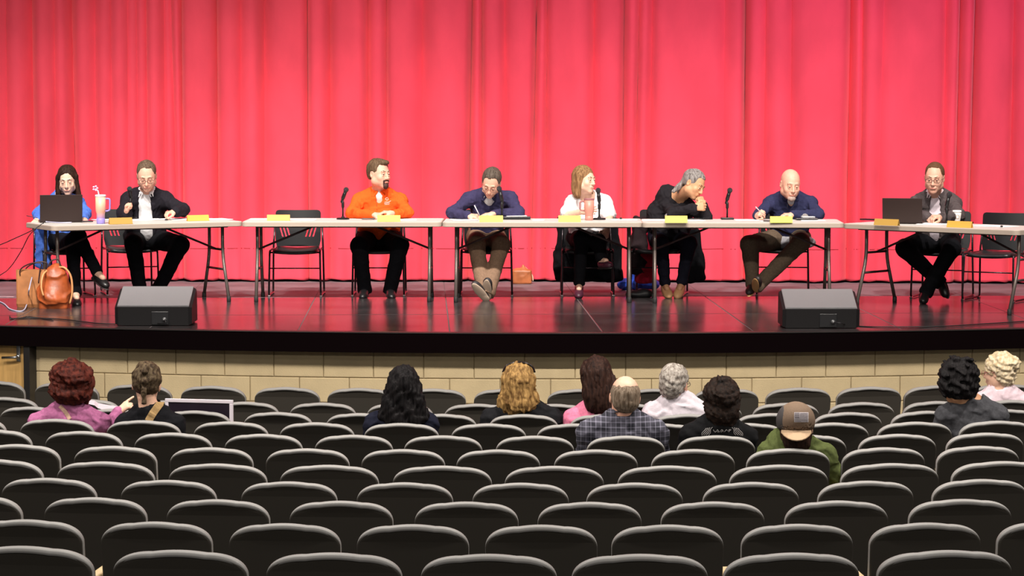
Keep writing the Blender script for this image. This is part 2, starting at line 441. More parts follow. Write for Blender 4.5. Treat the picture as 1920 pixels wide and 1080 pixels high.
seg_amp = rs.uniform(0.03, 0.10, len(SEAMS)); seg_sk = rs.uniform(-0.5, 0.5, len(SEAMS))
V = []; n = len(xs)
for z in zs:
    shift = np.array([s[1]/FPX*27.2*(z/2.8) for s in SEAMS]); cx = np.array(CX)+shift
    off = np.zeros(n); seg = np.clip(np.searchsorted(cx, xs)-1, 0, len(cx)-2)
    t = (xs-cx[seg])/(cx[seg+1]-cx[seg]); t = np.clip(t, 0, 1)
    wdt = cx[seg+1]-cx[seg]
    off += np.minimum(seg_amp[seg], 0.22*wdt)*(np.sin(np.pi*t)**0.7)*(1+seg_sk[seg]*(2*t-1)*0.8)
    for i, s in enumerate(SEAMS):
        dd = np.abs(xs-cx[i])/(s[3]*1.5); off -= s[2]*0.62*np.exp(-dd**1.5)*(0.75+0.25*min(1, z/1.0))
    off += 0.010*np.sin(xs*9.1+z*0.6)+0.004*np.sin(xs*23+1.7*z+1)+0.003*np.sin(xs*4+z*3.3)
    if z < 0.5: off += 0.012*np.sin(xs*31+np.sin(xs*7)*2)*(1-z/0.5)
    zz = z+(0.012*np.abs(np.sin(xs*11+np.sin(xs*3.7)*2))*(1 if z < 0.04 else 0))
    yy = np.array([curt_y(a) for a in xs])-off
    V.append(np.stack([xs, yy, np.broadcast_to(zz, xs.shape)], 1))
V = np.array(V); nz = len(zs)
me = bpy.data.meshes.new('curtain')
F = [(j*n+i, j*n+i+1, (j+1)*n+i+1, (j+1)*n+i) for j in range(nz-1) for i in range(n-1)]
me.from_pydata(V.reshape(-1, 3).tolist(), [], F); smooth(me)
CUR = obj('stage_curtain', me, None, M_CURT); tag(CUR, 'tall red velour stage curtain hanging in folds behind the tables', 'curtain')
so = CUR.modifiers.new('thick', 'SOLIDIFY'); so.thickness = 0.006; so.offset = 1
# stitched hem line
hm = []
for dz in (0.335, 0.342):
    j = int(np.argmin(abs(zs-0.35)))
    hm.append([(V[j][i][0], V[j][i][1]-0.008, dz) for i in range(0, n, 3)])
bm = BM(); loft(bm, hm, cap=False, closed=False); obj('hem_stitching', fin(bm), CUR, mat('hem_dark', (0.30, 0.01, 0.02), 0.8))
# back wall of the stage behind the curtain, seen only as the dark slot under the hem
bm = BM(); box(bm, (0, 28.6, 3.0), (20, 0.2, 6.6)); o = obj('wall_back', fin(bm), None, mat('back_black', (0.01, 0.01, 0.01), 0.9)); o['kind'] = 'structure'
# ================================================================== TABLES
M_TOP = mat('table_plastic', (0.60, 0.57, 0.54), 0.45, spec=0.4, bump=0.05, bscale=150)
M_RIMT = mat('table_edge', (0.44, 0.36, 0.30), 0.5)
M_LEG = mat('table_leg_grey', (0.20, 0.165, 0.15), 0.35, metal=0.6)
M_LEGD = mat('table_leg_dark', (0.05, 0.025, 0.025), 0.4, metal=0.3)
TZ = 0.737
def rrect(w, d, r, n=5, z=0.0):
    P = []
    for cx, cy, a0 in ((w-r, r, -90), (w-r, d-r, 0), (r, d-r, 90), (r, r, 180)):
        for i in range(n+1):
            a = R(a0+90*i/n); P.append(Vector((cx+r*math.cos(a), cy+r*math.sin(a), z)))
    return P
def make_table():
    w_, d_ = 1.825, 0.76
    t = thing('folding_table', '', 'table')
    bm = BM(); loft(bm, [rrect(w_-0.012, d_-0.012, 0.045, z=TZ-0.02), rrect(w_-0.012, d_-0.012, 0.045, z=TZ-0.003), rrect(w_-0.018, d_-0.018, 0.042, z=TZ)])
    for v in bm.verts: v.co.x += 0.006; v.co.y += 0.006
    obj('tabletop', fin(bm), t, M_TOP)
    bm = BM(); rr = []
    for g, z in ((0.006, TZ-0.046), (0.0, TZ-0.042), (0.0, TZ-0.006), (0.004, TZ-0.001)):
        P = rrect(w_-2*g, d_-2*g, 0.05, z=z); rr.append([p+Vector((g, g, 0)) for p in P])
    g = 0.02; P = [p+Vector((g, g, 0)) for p in rrect(w_-2*g, d_-2*g, 0.035, z=TZ-0.001)]; rr.append(P)
    P2 = [Vector((p.x, p.y, TZ-0.046)) for p in P]; rr.append(P2)
    V_ = loft(bm, rr, cap=False)
    n = len(V_[0])
    for i in range(n): bm.faces.new((V_[-1][i], V_[-1][(i+1) % n], V_[0][(i+1) % n], V_[0][i]))
    obj('table_edge', fin(bm), t, M_RIMT)
    for e, x in ((0, 0.12), (1, w_-0.12)):
        for s in (0, 1):
            yt = 0.38+(-0.16 if s == 0 else 0.16); yb = 0.38+(-0.30 if s == 0 else 0.30)
            bm = BM(); tube(bm, rounded([(x, yt, TZ-0.03), (x, yt, 0.42), (x, yb, 0.03)], 0.12, 5), 0.0155, 10)
            lg = obj('leg', fin(bm, True), t, M_LEG)
            bm = BM(); lathe(bm, [(0.018, 0), (0.02, 0.004), (0.019, 0.045), (0.015, 0.05)], (x, yb, 0.0), 12)
            obj('foot_cap', fin(bm, True), lg, mat('rubber_black', (0.012, 0.012, 0.012), 0.7))
        bm = BM(); tube(bm, [(x, 0.22, 0.47), (x, 0.54, 0.47)], 0.011, 8); obj('crossbar', fin(bm, True), t, M_LEGD)
        bm = BM(); tube(bm, [(x, 0.185, 0.29), (x, 0.575, 0.29)], 0.011, 8); obj('crossbar', fin(bm, True), t, M_LEGD)
        sx = 1 if e == 0 else -1
        bm = BM(); tube(bm, [(x, 0.38, 0.47), (x+sx*0.22, 0.38, 0.56), (x+sx*0.56, 0.38, TZ-0.035)], 0.010, 8); obj('brace', fin(bm, True), t, M_LEGD)
    bm = BM()
    for y in (0.10, 0.66): box(bm, (w_/2, y, TZ-0.042), (w_-0.24, 0.025, 0.03))
    obj('apron_rail', fin(bm), t, M_LEG)
    return t
T2d = 24.45
def cornerxy(px, ybot):        # front top corner from the pixel of the lower rim edge
    g = G(px, ybot, TZ-0.046); return g
TAB = []
tp = make_table()
def put_table(o, a, b, label):
    """a = pixel of the front left corner, b = pixel of the front right corner (lower rim)"""
    A = cornerxy(*a); Bp = cornerxy(*b); o.location = (A.x, A.y, 0); ang = math.atan2(Bp.y-A.y, Bp.x-A.x); o.rotation_euler = (0, 0, ang)
    o['label'] = label; o['category'] = 'table'; o['group'] = 'folding tables across the stage'; TAB.append((A, ang)); return o
specs = [((98, 433.5), (450, 424.6), 'light grey folding table at the left end, angled, carrying laptop and tumbler'),
         ((453, 425.4), (827, 425.6), 'light grey folding table with the empty chair behind its left half'),
         ((829, 426.0), (1200, 426.4), 'light grey folding table holding the salmon coloured tumbler'),
         ((1204, 427.0), (1574, 427.6), 'light grey folding table in front of the bald man and grey haired woman'),
         ((1578, 428.6), (1908, 442.0), 'light grey folding table at the right end, angled, with open laptop and paper cup')]
for i, (a, b, l) in enumerate(specs):
    o = tp if i == 0 else copy_tree(tp)
    put_table(o, a, b, l)
def tbl(i, u, v, z=0.0):      # point on table i: u along, v back from the front edge
    A, ang = TAB[i]; c, s = math.cos(ang), math.sin(ang)
    return Vector((A.x+u*c-v*s, A.y+u*s+v*c, TZ+z))
def ont(px, py, z=0.0): return G(px, py, TZ+z)      # point of the table plane seen at a pixel
# ================================================================== STAGE CHAIRS
M_CHB = mat('chair_black_plastic', (0.018, 0.018, 0.02), 0.38, spec=0.5)
M_CHF = mat('chair_frame_dark', (0.05, 0.04, 0.045), 0.25, metal=0.8)
M_CHG = mat('glide_chrome', (0.7, 0.7, 0.7), 0.2, metal=1)
def make_chair():
    t = thing('stacking_chair', '', 'chair')
    # backrest with three slanting slots each side
    hw = 0.215; z0, z1 = 0.455, 0.80
    bm = BM(); nx, nz = 120, 64; slots = []
    for s in (-1, 1):
        for k in range(3): slots.append((s*(0.095+0.034*k), s))
    def inside_slot(x, z):
        if not (0.545 < z < 0.645): return False
        for cx, s in slots:
            if abs(x-(cx-s*0.030*(1-(z-0.545)/0.1)+s*0.01)) < 0.0068: return True
        return False
    def halfw(z):
        r = 0.035; q = z-(z1-r)
        return (hw if q <= 0 else hw-(r-math.sqrt(max(0, r*r-q*q))))-0.012*max(0, 1-(z-z0)/0.06)
    def P(u, z, o):
        x = u*halfw(z)
        yy = 0.20+0.09*(z-z0)-0.045*(1-(x/hw)**2)*0.9
        return (x, yy+o, z)
    xs_ = [-1+2*i/nx for i in range(nx+1)]; zs_ = [z0+(z1-z0)*i/nz for i in range(nz+1)]
    F1 = {}; F2 = {}
    def inq(i, j):
        z = (zs_[j]+zs_[j+1])/2; x = (xs_[i]+xs_[i+1])/2*halfw(z)
        return not inside_slot(x, z)
        r = 0.035; dx = abs(x)-(hw-r); 
        for zz in (z1-r, ):
            if dx > 0 and z > zz and dx*dx+(z-zz)**2 > r*r: return False
        if abs(x) > hw-0.012*(1-(z-z0)/(z1-z0))-0.0 and z < z0+0.02: return False
        return not inside_slot(x, z)
    def vert(i, j, s):
        D = F1 if s else F2
        if (i, j) not in D: D[(i, j)] = bm.verts.new(P(xs_[i], zs_[j], 0.006 if s else -0.006))
        return D[(i, j)]
    for i in range(nx):
        for j in range(nz):
            if not inq(i, j): continue
            bm.faces.new([vert(i, j, 0), vert(i+1, j, 0), vert(i+1, j+1, 0), vert(i, j+1, 0)])
            bm.faces.new([vert(i, j, 1), vert(i, j+1, 1), vert(i+1, j+1, 1), vert(i+1, j, 1)])
            for (di, dj, a, b) in ((-1, 0, (i, j), (i, j+1)), (1, 0, (i+1, j), (i+1, j+1)), (0, -1, (i, j), (i+1, j)), (0, 1, (i, j+1), (i+1, j+1))):
                ii, jj = i+di, j+dj
                if not (0 <= ii < nx and 0 <= jj < nz and inq(ii, jj)):
                    bm.faces.new([vert(*a, 0), vert(*b, 0), vert(*b, 1), vert(*a, 1)])
    obj('backrest', fin(bm), t, M_CHB)
    bm = BM(); rings = []
    for k in range(15):
        v = k/14; y = -0.23+0.43*v; zc = 0.445-0.02*math.sin(math.pi*v)+(-0.018 if v < 0.08 else 0); ring = []
        hw2 = 0.205-(0.02 if v < 0.05 or v > 0.95 else 0)
        for i in range(13): 
            u = -1+2*i/12; ring.append((u*hw2, y, zc-0.012*(1-u*u)+0.012))
        for i in range(13):
            u = 1-2*i/12; ring.append((u*hw2, y, zc-0.012*(1-u*u)-0.014))
        rings.append(ring)
    loft(bm, rings); obj('seat', fin(bm, True), t, M_CHB)
    for s in (-1, 1):
        x = s*0.235
        path = rounded([(s*0.222, 0.262, 0.70), (x, 0.215, 0.46), (x+s*0.008, 0.235, 0.013), (x+s*0.008, -0.225, 0.013), (x, -0.20, 0.435), (x-s*0.01, 0.19, 0.435)], 0.045, 5)
        bm = BM(); tube(bm, path, 0.0095, 8); sf = obj('side_frame', fin(bm, True), t, M_CHF)
        bm = BM()
        for y in (-0.205, 0.215): box(bm, (x+s*0.008, y, 0.0085), (0.026, 0.045, 0.017), None, 0.004)
        obj('glide', fin(bm), sf, M_CHG)
    bm = BM(); tube(bm, [(-0.236, -0.208, 0.27), (0.236, -0.208, 0.27)], 0.006, 8); tube(bm, [(-0.235, 0.12, 0.428), (0.235, 0.12, 0.428)], 0.008, 8)
    tube(bm, [(-0.235, -0.15, 0.415), (0.235, -0.15, 0.415)], 0.008, 8)
    obj('crossbar', fin(bm, True), t, M_CHF)
    return t
ch0 = make_chair(); CH = [0]
def chair(px, d, yaw, label):
    o = ch0 if CH[0] == 0 else copy_tree(ch0); CH[0] += 1
    p = onto(px, 0.4, d); o.location = (p.x, p.y, 0); o.rotation_euler = (0, 0, R(yaw)); o['label'] = label; o['category'] = 'chair'; o['group'] = 'black stacking chairs at the tables'; return o
chair(556, 25.36, 0, 'empty black plastic stacking chair behind the table with nobody seated')
chair(1868, 24.75, -30, 'empty black stacking chair at the far right, pulled up to the angled table')
chair(120, 25.3, 22, 'black stacking chair under the woman in the blue cardigan')
chair(243, 25.55, 16, 'black stacking chair under the man in the dark suit')
chair(711, 25.42, 0, 'black stacking chair under the man in the orange pullover')
chair(912, 25.42, 0, 'black stacking chair under the man writing in a navy pullover')
chair(1101, 25.42, 0, 'black stacking chair under the blonde woman, a black coat over it')
chair(1236, 25.42, -10, 'black stacking chair under the grey haired woman in black')
chair(1468, 25.5, -6, 'black stacking chair under the bald man')
chair(1767, 25.1, -22, 'black stacking chair under the man in the grey jacket')

# ================================================================== THINGS ON THE TABLES
M_YEL = mat('card_yellow', (0.90, 0.72, 0.10), 0.6); M_YELSHADE = mat('card_yellow_shaded', (0.50, 0.29, 0.06), 0.55)  # second card colour: the yellow with weaker light painted in
M_YELDIM = mat('card_yellow_dimlit', (0.70, 0.36, 0.06), 0.55); M_PAPER = mat('paper_white', (0.86, 0.85, 0.86), 0.7)  # first colour: a dim-lit copy of the card yellow, lower light in its colour
M_GREYP = mat('card_print', (0.55, 0.40, 0.08), 0.7)
def name_tent(px, py, wpx, hpx, yaw, m, label):
    p = ont(px, py+hpx/2-0.5); d = p.y; wdt = wpx/FPX*d/max(0.5, math.cos(R(yaw))); h = hpx/FPX*d*1.05
    t = thing('name_tent', label, 'name card', (p.x, p.y, TZ+0.001), R(yaw), 'folded name cards on the tables')
    bm = BM()
    box(bm, (0, 0.014, h/2), (wdt, 0.002, h), Euler((0, 0, 0))); bmesh.ops.rotate(bm, verts=bm.verts, cent=(0, 0, h), matrix=Matrix.Rotation(R(-18), 3, 'X'))
    bmesh.ops.translate(bm, vec=(0, 0.0, h*(1-math.cos(R(18)))*-1), verts=bm.verts)
    v0 = list(bm.verts); lo = min(v.co.z for v in v0); bmesh.ops.translate(bm, vec=(0, 0, -lo), verts=v0)
    obj('front_flap', fin(bm), t, m)
    bm = BM(); box(bm, (0, 0.014, h/2), (wdt, 0.002, h)); bmesh.ops.rotate(bm, verts=bm.verts, cent=(0, 0, h), matrix=Matrix.Rotation(R(18), 3, 'X'))
    lo = min(v.co.z for v in bm.verts); bmesh.ops.translate(bm, vec=(0, 0.0, -lo), verts=bm.verts)
    obj('back_flap', fin(bm), t, m)
    return t
T_ANG = [math.degrees(a) for _, a in TAB]
name_tent(227, 415, 40, 12, T_ANG[0], M_YELSHADE, 'shaded yellow folded name card in front of the man in the dark suit')
name_tent(372, 409.5, 38, 11, T_ANG[0], M_YELDIM, 'dim-lit yellow name card near the right end of the left table')
name_tent(522, 409, 43, 11, 0, M_YELDIM, 'dim-lit yellow name card in front of the empty chair')
name_tent(729, 410.5, 43, 12, 0, M_YEL, 'yellow name card in front of the man in the orange pullover')
name_tent(921, 411, 44, 12, 0, M_YEL, 'yellow name card before the man writing in navy')
name_tent(1068, 411, 42, 12, 0, M_YEL, 'yellow name card left of the salmon tumbler')
name_tent(1268, 412, 42, 13, 0, M_YEL, 'yellow name card in front of the grey haired woman')
name_tent(1465, 412.5, 42, 12, 0, M_YEL, 'yellow name card in front of the bald man')
name_tent(1661, 417.5, 40, 12, T_ANG[4], M_YELSHADE, 'shaded yellow name card in front of the right laptop')
name_tent(1798, 421.5, 40, 12, T_ANG[4], M_YELDIM, 'dim-lit yellow name card beside the white paper cup')
def sheet(px, py, w_, d_, yaw, label, m=None, th=0.0015, name='paper_sheet', cat='paper', group=None, z=0.0005, n=1):
    p = ont(px, py); t = None
    bm = BM()
    for k in range(n):
        box(bm, (random.uniform(-.004, .004)*k, random.uniform(-.004, .004)*k, th*(k+0.5)), (w_, d_, th*0.9), Euler((0, 0, R(random.uniform(-2, 2)*k))))
    o = obj(name, fin(bm), None, m or M_PAPER); o.location = (p.x, p.y, TZ+z); o.rotation_euler = (0, 0, R(yaw)); tag(o, label, cat, group); return o
sheet(198, 412.5, 0.24, 0.20, T_ANG[0], 'white papers beside the lilac tumbler on the left table', n=3)
sheet(272, 412.3, 0.30, 0.26, T_ANG[0]-4, 'white papers in front of the man in the dark suit', n=4)
sheet(335, 411, 0.28, 0.25, T_ANG[0]+6, 'open white papers under the suited man\'s left hand', n=3)
sheet(407, 411.4, 0.2, 0.25, T_ANG[0]+3, 'white papers at the right end of the left table', n=3)
sheet(555, 412.2, 0.36, 0.22, 0, 'white papers lying before the empty chair', n=3)
sheet(485, 411.5, 0.16, 0.2, 5, 'pale sheet left of the dim-lit yellow name card', n=2)
sheet(760, 412.5, 0.2, 0.24, 4, 'pale papers right of the yellow name card of the orange pullover man', n=2)
sheet(870, 413, 0.24, 0.22, 8, 'white sheet the man in navy is writing on', n=3)
sheet(1010, 412.8, 0.1, 0.2, -5, 'small white sheet right of the black folder', n=1)
sheet(1170, 412.5, 0.24, 0.2, 0, 'pale papers right of the microphone of the blonde woman', n=2)
sheet(1226, 413.2, 0.22, 0.2, -4, 'white papers at the left end of the fourth table', n=3)
sheet(1302, 413.2, 0.16, 0.2, 10, 'papers under the elbow of the grey haired woman', n=2)
sheet(1400, 412.8, 0.22, 0.24, 0, 'white sheet between the microphone and the writing hand of the bald man', n=2)
sheet(1437, 414.5, 0.14, 0.16, 8, 'white note under the pen of the bald man', n=2)
sheet(1525, 413.8, 0.22, 0.2, -3, 'white papers right of the dark notebook', n=2)
sheet(1750, 420.5, 0.24, 0.22, T_ANG[4]+10, 'white papers under the clasped hands at the right laptop', n=3)
sheet(1865, 424.5, 0.34, 0.26, T_ANG[4], 'white papers before the empty chair on the right', n=3)
M_PHONE = mat('phone_black', (0.012, 0.012, 0.014), 0.25)
def slab(px, py, w_, d_, th, yaw, m, label, name, cat):
    p = ont(px, py); bm = BM(); box(bm, (0, 0, th/2), (w_, d_, th), None, min(0.004, th*0.3)); o = obj(name, fin(bm), None, m)
    o.location = (p.x, p.y, TZ+0.0065); o.rotation_euler = (0, 0, R(yaw)); tag(o, label, cat); return o
slab(690, 412, 0.12, 0.075, 0.009, 8, M_PHONE, 'black phone lying before the clasped hands of the orange pullover man', 'mobile_phone', 'phone')
slab(968, 411, 0.26, 0.20, 0.022, 2, M_PHONE, 'black folder lying right of the writing man\'s name card', 'ring_folder', 'folder')
sheet(968, 410.6, 0.19, 0.18, 4, 'white sheet lying on top of the black folder', z=0.0295)
slab(1305, 411.5, 0.13, 0.08, 0.008, 15, M_PHONE, 'dark phone beside the elbow of the grey haired woman', 'mobile_phone', 'phone')
slab(1512, 412.5, 0.20, 0.16, 0.013, 0, M_PHONE, 'dark notebook right of the bald man\'s name card', 'notebook', 'notebook')
slab(1515, 411.6, 0.12, 0.06, 0.008, 10, M_PAPER, 'pale phone lying on the dark notebook', 'mobile_phone', 'phone').location.z = TZ+0.0205
slab(1441, 415.3, 0.10, 0.05, 0.006, 0, M_PHONE, 'small black phone left of the bald man\'s name card', 'mobile_phone', 'phone')
slab(1631, 413.8, 0.16, 0.10, 0.012, T_ANG[4], M_PHONE, 'black portfolio left of the shaded yellow name card on the right table', 'portfolio', 'folder')
slab(1764, 416, 0.14, 0.05, 0.008, T_ANG[4], M_PHONE, 'black phone behind the dim-lit yellow name card at the right', 'mobile_phone', 'phone')
slab(252, 411.5, 0.05, 0.07, 0.008, T_ANG[0], M_PHONE, 'small black phone right of the shaded yellow name card', 'mobile_phone', 'phone')
slab(163, 417.3, 0.10, 0.06, 0.010, T_ANG[0], M_PHONE, 'black phone under the left woman\'s hand beside the laptop', 'mobile_phone', 'phone')
def nub(px, py, r, label, name, cat):
    p = ont(px, py); bm = BM(); lathe(bm, [(r*0.3, 0), (r, 0.003), (r*0.95, 0.012), (r*0.4, 0.016)], (0, 0, 0), 14); o = obj(name, fin(bm, True), None, M_PHONE)
    o.location = (p.x, p.y, TZ+0.0068); tag(o, label, cat)
nub(312, 415.0, 0.016, 'small black clip lying on the papers of the suited man', 'binder_clip', 'clip')
nub(1164, 412.4, 0.012, 'small black clip on the papers right of the blonde woman', 'binder_clip', 'clip')
nub(1878, 427.5, 0.012, 'small black clip on the papers at the far right', 'binder_clip', 'clip')
def laptop(pxl, pxr, ytop, ybot, yaw, label, lean=0.0):
    pxc = (pxl+pxr)/2; p = ont(pxc, ybot); d = p.y; wd = (pxr-pxl)/FPX*d/math.cos(R(yaw)); h = (ybot-ytop)/FPX*d
    t = thing('laptop', label, 'laptop', (p.x, p.y, TZ+0.001), R(yaw))
    m = mat('laptop_dark', (0.030, 0.017, 0.015), 0.5, spec=0.3)
    bm = BM(); box(bm, (0, 0.115, 0.010), (wd, 0.235, 0.018), None, 0.004); obj('base', fin(bm), t, m)
    bm = BM(); box(bm, (0, 0, h/2), (wd, 0.008, h), None, 0.003); bmesh.ops.rotate(bm, verts=bm.verts, cent=(0, 0, 0), matrix=Matrix.Rotation(R(9), 3, 'X')); bmesh.ops.translate(bm, vec=(0, -0.004, 0.012), verts=bm.verts)
    ld = obj('lid', fin(bm), t, m)
    bm = BM(); box(bm, (0, 0.006, h/2+0.01), (wd-0.03, 0.002, h-0.04)); bmesh.ops.rotate(bm, verts=bm.verts, cent=(0, 0, 0), matrix=Matrix.Rotation(R(9), 3, 'X')); bmesh.ops.translate(bm, vec=(0, 0.0, 0.008), verts=bm.verts)
    obj('screen', fin(bm), ld, mat('screen_glow', (0.1, 0.1, 0.12), 0.3, emis=((0.6, 0.7, 1.0), 0.6)))
    bm = BM(); box(bm, (0, 0.12, 0.0196), (wd-0.05, 0.12, 0.0012)); obj('keyboard', fin(bm), t, M_PHONE)
    return t
laptop(76.5, 153, 367, 417.5, 14, 'open dark laptop on the left table before the woman in blue')
laptop(1656, 1728, 373.5, 420.0, -14, 'open black laptop on the right table before the grey jacket man')
# tumblers, cup
def tumbler(px, ytop, ybot, label, cols, handle=None, yaw=0, straw=False):
    p = ont(px, ybot-2); d = p.y; h = (ybot-ytop)/FPX*d; t = thing('tumbler', label, 'cup', (p.x, p.y, TZ+0.001), R(yaw))
    r = 0.046; body, lower = cols
    bm = BM(); lathe(bm, [(0.034, 0.0), (0.036, 0.004), (0.037, h*0.34), (r*0.95, h*0.42), (r, h*0.5), (r, h*0.93)], (0, 0, 0), 24); obj('cup_body', fin(bm, True), t, body)
    bm = BM(); lathe(bm, [(0.0345, 0.0), (0.0375, 0.003), (0.0385, h*0.18), (0.037, h*0.185)], (0, 0, 0), 24); obj('base_band', fin(bm, True), t, lower)
    bm = BM(); lathe(bm, [(r*1.03, h*0.925), (r*1.06, h*0.94), (r*1.06, h*0.985), (r*0.9, h)], (0, 0, 0), 24); obj('lid', fin(bm, True), t, mat('lid_dark_pink', (0.30, 0.12, 0.13), 0.5) if not straw else mat('lid_white', (0.8, 0.75, 0.8), 0.4))
    if handle:
        bm = BM(); s = handle; tube(bm, rounded([(s*0.04, 0, h*0.86), (s*0.085, 0, h*0.86), (s*0.082, 0, h*0.45), (s*0.04, 0, h*0.43)], 0.03), 0.008, 10); obj('handle', fin(bm, True), t, lower if straw else mat('handle_rose', (0.35, 0.15, 0.14), 0.5))
    if straw:
        bm = BM(); tube(bm, [(-0.01, 0, h*0.9), (-0.022, 0, h*1.13), (-0.045, 0.0, h*1.2)], 0.006, 8); st = obj('straw', fin(bm, True), t, mat('straw_clear', (0.85, 0.7, 0.9), 0.3))
        bm = BM()
        for a in range(5): lathe(bm, [(0.004, -.008), (0.012, 0), (0.004, .008)], (-0.045+0.018*math.cos(a*1.257), -0.004, h*1.22+0.018*math.sin(a*1.257)), 8)
        obj('straw_topper', fin(bm, True), st, mat('flower_pink', (0.9, 0.6, 0.85), 0.5))
    return t
TU = mat('tumbler_peach_lilac', (0.80, 0.55, 0.35), 0.35)
nt = TU.node_tree; tcn = nt.nodes.new('ShaderNodeTexCoord'); sep = nt.nodes.new('ShaderNodeSeparateXYZ'); cr = nt.nodes.new('ShaderNodeValToRGB')
nt.links.new(tcn.outputs['Object'], sep.inputs[0]); mr = nt.nodes.new('ShaderNodeMapRange'); mr.inputs['From Max'].default_value = 0.27
nt.links.new(sep.outputs['Z'], mr.inputs['Value']); nt.links.new(mr.outputs['Result'], cr.inputs['Fac']); nt.links.new(cr.outputs['Color'], nt.nodes['Principled BSDF'].inputs['Base Color'])
cr.color_ramp.elements[0].color = (0.28, 0.22, 0.62, 1); cr.color_ramp.elements[1].color = (0.85, 0.60, 0.38, 1)
cr.color_ramp.elements[0].position = 0.12; e = cr.color_ramp.elements.new(0.38); e.color = (0.78, 0.38, 0.28, 1)
tumbler(189, 367, 421.5, 'tall peach and lilac tumbler with handle and straw beside the left laptop', (TU, mat('lilac', (0.30, 0.24, 0.65), 0.4)), 1, 0, True)
tumbler(1104.5, 374, 415, 'salmon coloured tumbler with handle standing beside the blonde woman\'s name card', (mat('salmon', (0.62, 0.25, 0.19), 0.4), mat('salmon_dark', (0.58, 0.24, 0.19), 0.4)), -1)
p = ont(1794, 416.5); h = 0.105
t = thing('paper_cup', 'white paper coffee cup with white lid on the right table', 'cup', (p.x, p.y, TZ+0.001))
bm = BM(); lathe(bm, [(0.029, 0), (0.030, 0.003), (0.041, h*0.88)], (0, 0, 0), 24); cb = obj('cup_body', fin(bm, True), t, mat('cup_white', (0.75, 0.68, 0.64), 0.6))
bm = BM(); lathe(bm, [(0.043, h*0.86), (0.044, h*0.9), (0.041, h*0.95), (0.039, h*1.02), (0.03, h*1.03)], (0, 0, 0), 24); obj('lid', fin(bm, True), t, mat('cup_lid', (0.85, 0.82, 0.8), 0.4))
bm = BM(); tube(bm, [Vector((0.016*math.cos(a), -0.0375-0.0005, 0.05+0.016*math.sin(a))) for a in [i*math.pi/8 for i in range(17)]], 0.0015, 6); obj('printed_ring', fin(bm, True), cb, mat('ring_brown', (0.45, 0.25, 0.18), 0.6))
# microphones on desk stands
M_MIC = mat('mic_black', (0.012, 0.011, 0.012), 0.4, metal=0.3); M_GRILLE = mat('mic_grille', (0.05, 0.05, 0.055), 0.5, metal=0.7, bump=0.6, bscale=900)
def mic(px, ybase, yjoint, head, label, base='round', away=-0.02, mesh_y=None):
    """head = pixel of the centre of the grille; yjoint = top of the stand"""
    p = ont(px, ybase-1.5, 0.0); t = thing('desk_microphone', label, 'microphone', (p.x, p.y, TZ+0.001), 0, 'microphones on desk stands')
    d = p.y; J = W(px, yjoint, d)-Vector((p.x, p.y, TZ)); Hd = W(head[0], head[1], d+away)-Vector((p.x, p.y, TZ))
    bm = BM()
    if base == 'round': lathe(bm, [(0.060, 0), (0.060, 0.010), (0.052, 0.016), (0.016, 0.018), (0.014, 0.028)], (0, 0, 0), 26)
    else: box(bm, (0, 0, 0.009), (0.118, 0.11, 0.018), None, 0.005)
    obj('stand_base', fin(bm), t, M_MIC)
    bm = BM(); tube(bm, [(0, 0, 0.01), (0, 0, J.z*0.55), J*0.98], [0.0075, 0.0075, 0.0075], 10); lathe(bm, [(0.012, J.z*0.55), (0.0135, J.z*0.62), (0.0135, J.z*0.8), (0.010, J.z*0.85)], (0, 0, 0), 12); obj('stand_pole', fin(bm, True), t, M_MIC)
    ax = (Hd-J).normalized(); M = frame_dir(ax); L = (Hd-J).length
    t0 = J-ax*0.045
    bm = BM(); lathe(bm, [(0.0135, -0.01), (0.0175, 0.0), (0.0175, 0.05), (0.016, 0.055)], J, 14, M); obj('clip', fin(bm, True), t, M_MIC)
    bm = BM(); lathe(bm, [(0.008, 0), (0.0115, 0.006), (0.0125, 0.05), (0.0155, L+0.045-0.03)], t0, 16, M); mb = obj('microphone_body', fin(bm, True), t, M_MIC)
    bm = BM(); prof = [(0.016, -0.03)]+[(0.0245*math.cos(a), 0.0245*math.sin(a)) for a in [R(x) for x in range(-40, 90, 13)]]+[(0.003, 0.0247)]
    lathe(bm, prof, Hd, 18, M); obj('grille', fin(bm, True), t, M_GRILLE)
    return t
mic(643, 413, 372, (649, 356), 'black microphone on round stand left of the man in the orange pullover')
mic(245, 412, 368, (243, 354.5), 'black microphone in front of the shoulder of the suited man')
mic(941, 413, 375, (936, 354), 'black microphone rising in front of the writing man')
mic(1123.5, 413.5, 377, (1121.5, 357), 'black microphone in front of the blonde woman')
mic(1363.5, 413, 374, (1368.5, 357), 'black microphone on square stand between grey haired woman and bald man', 'square')
mic(1775, 421, 386, (1780, 365), 'black microphone in front of the man in the grey jacket')
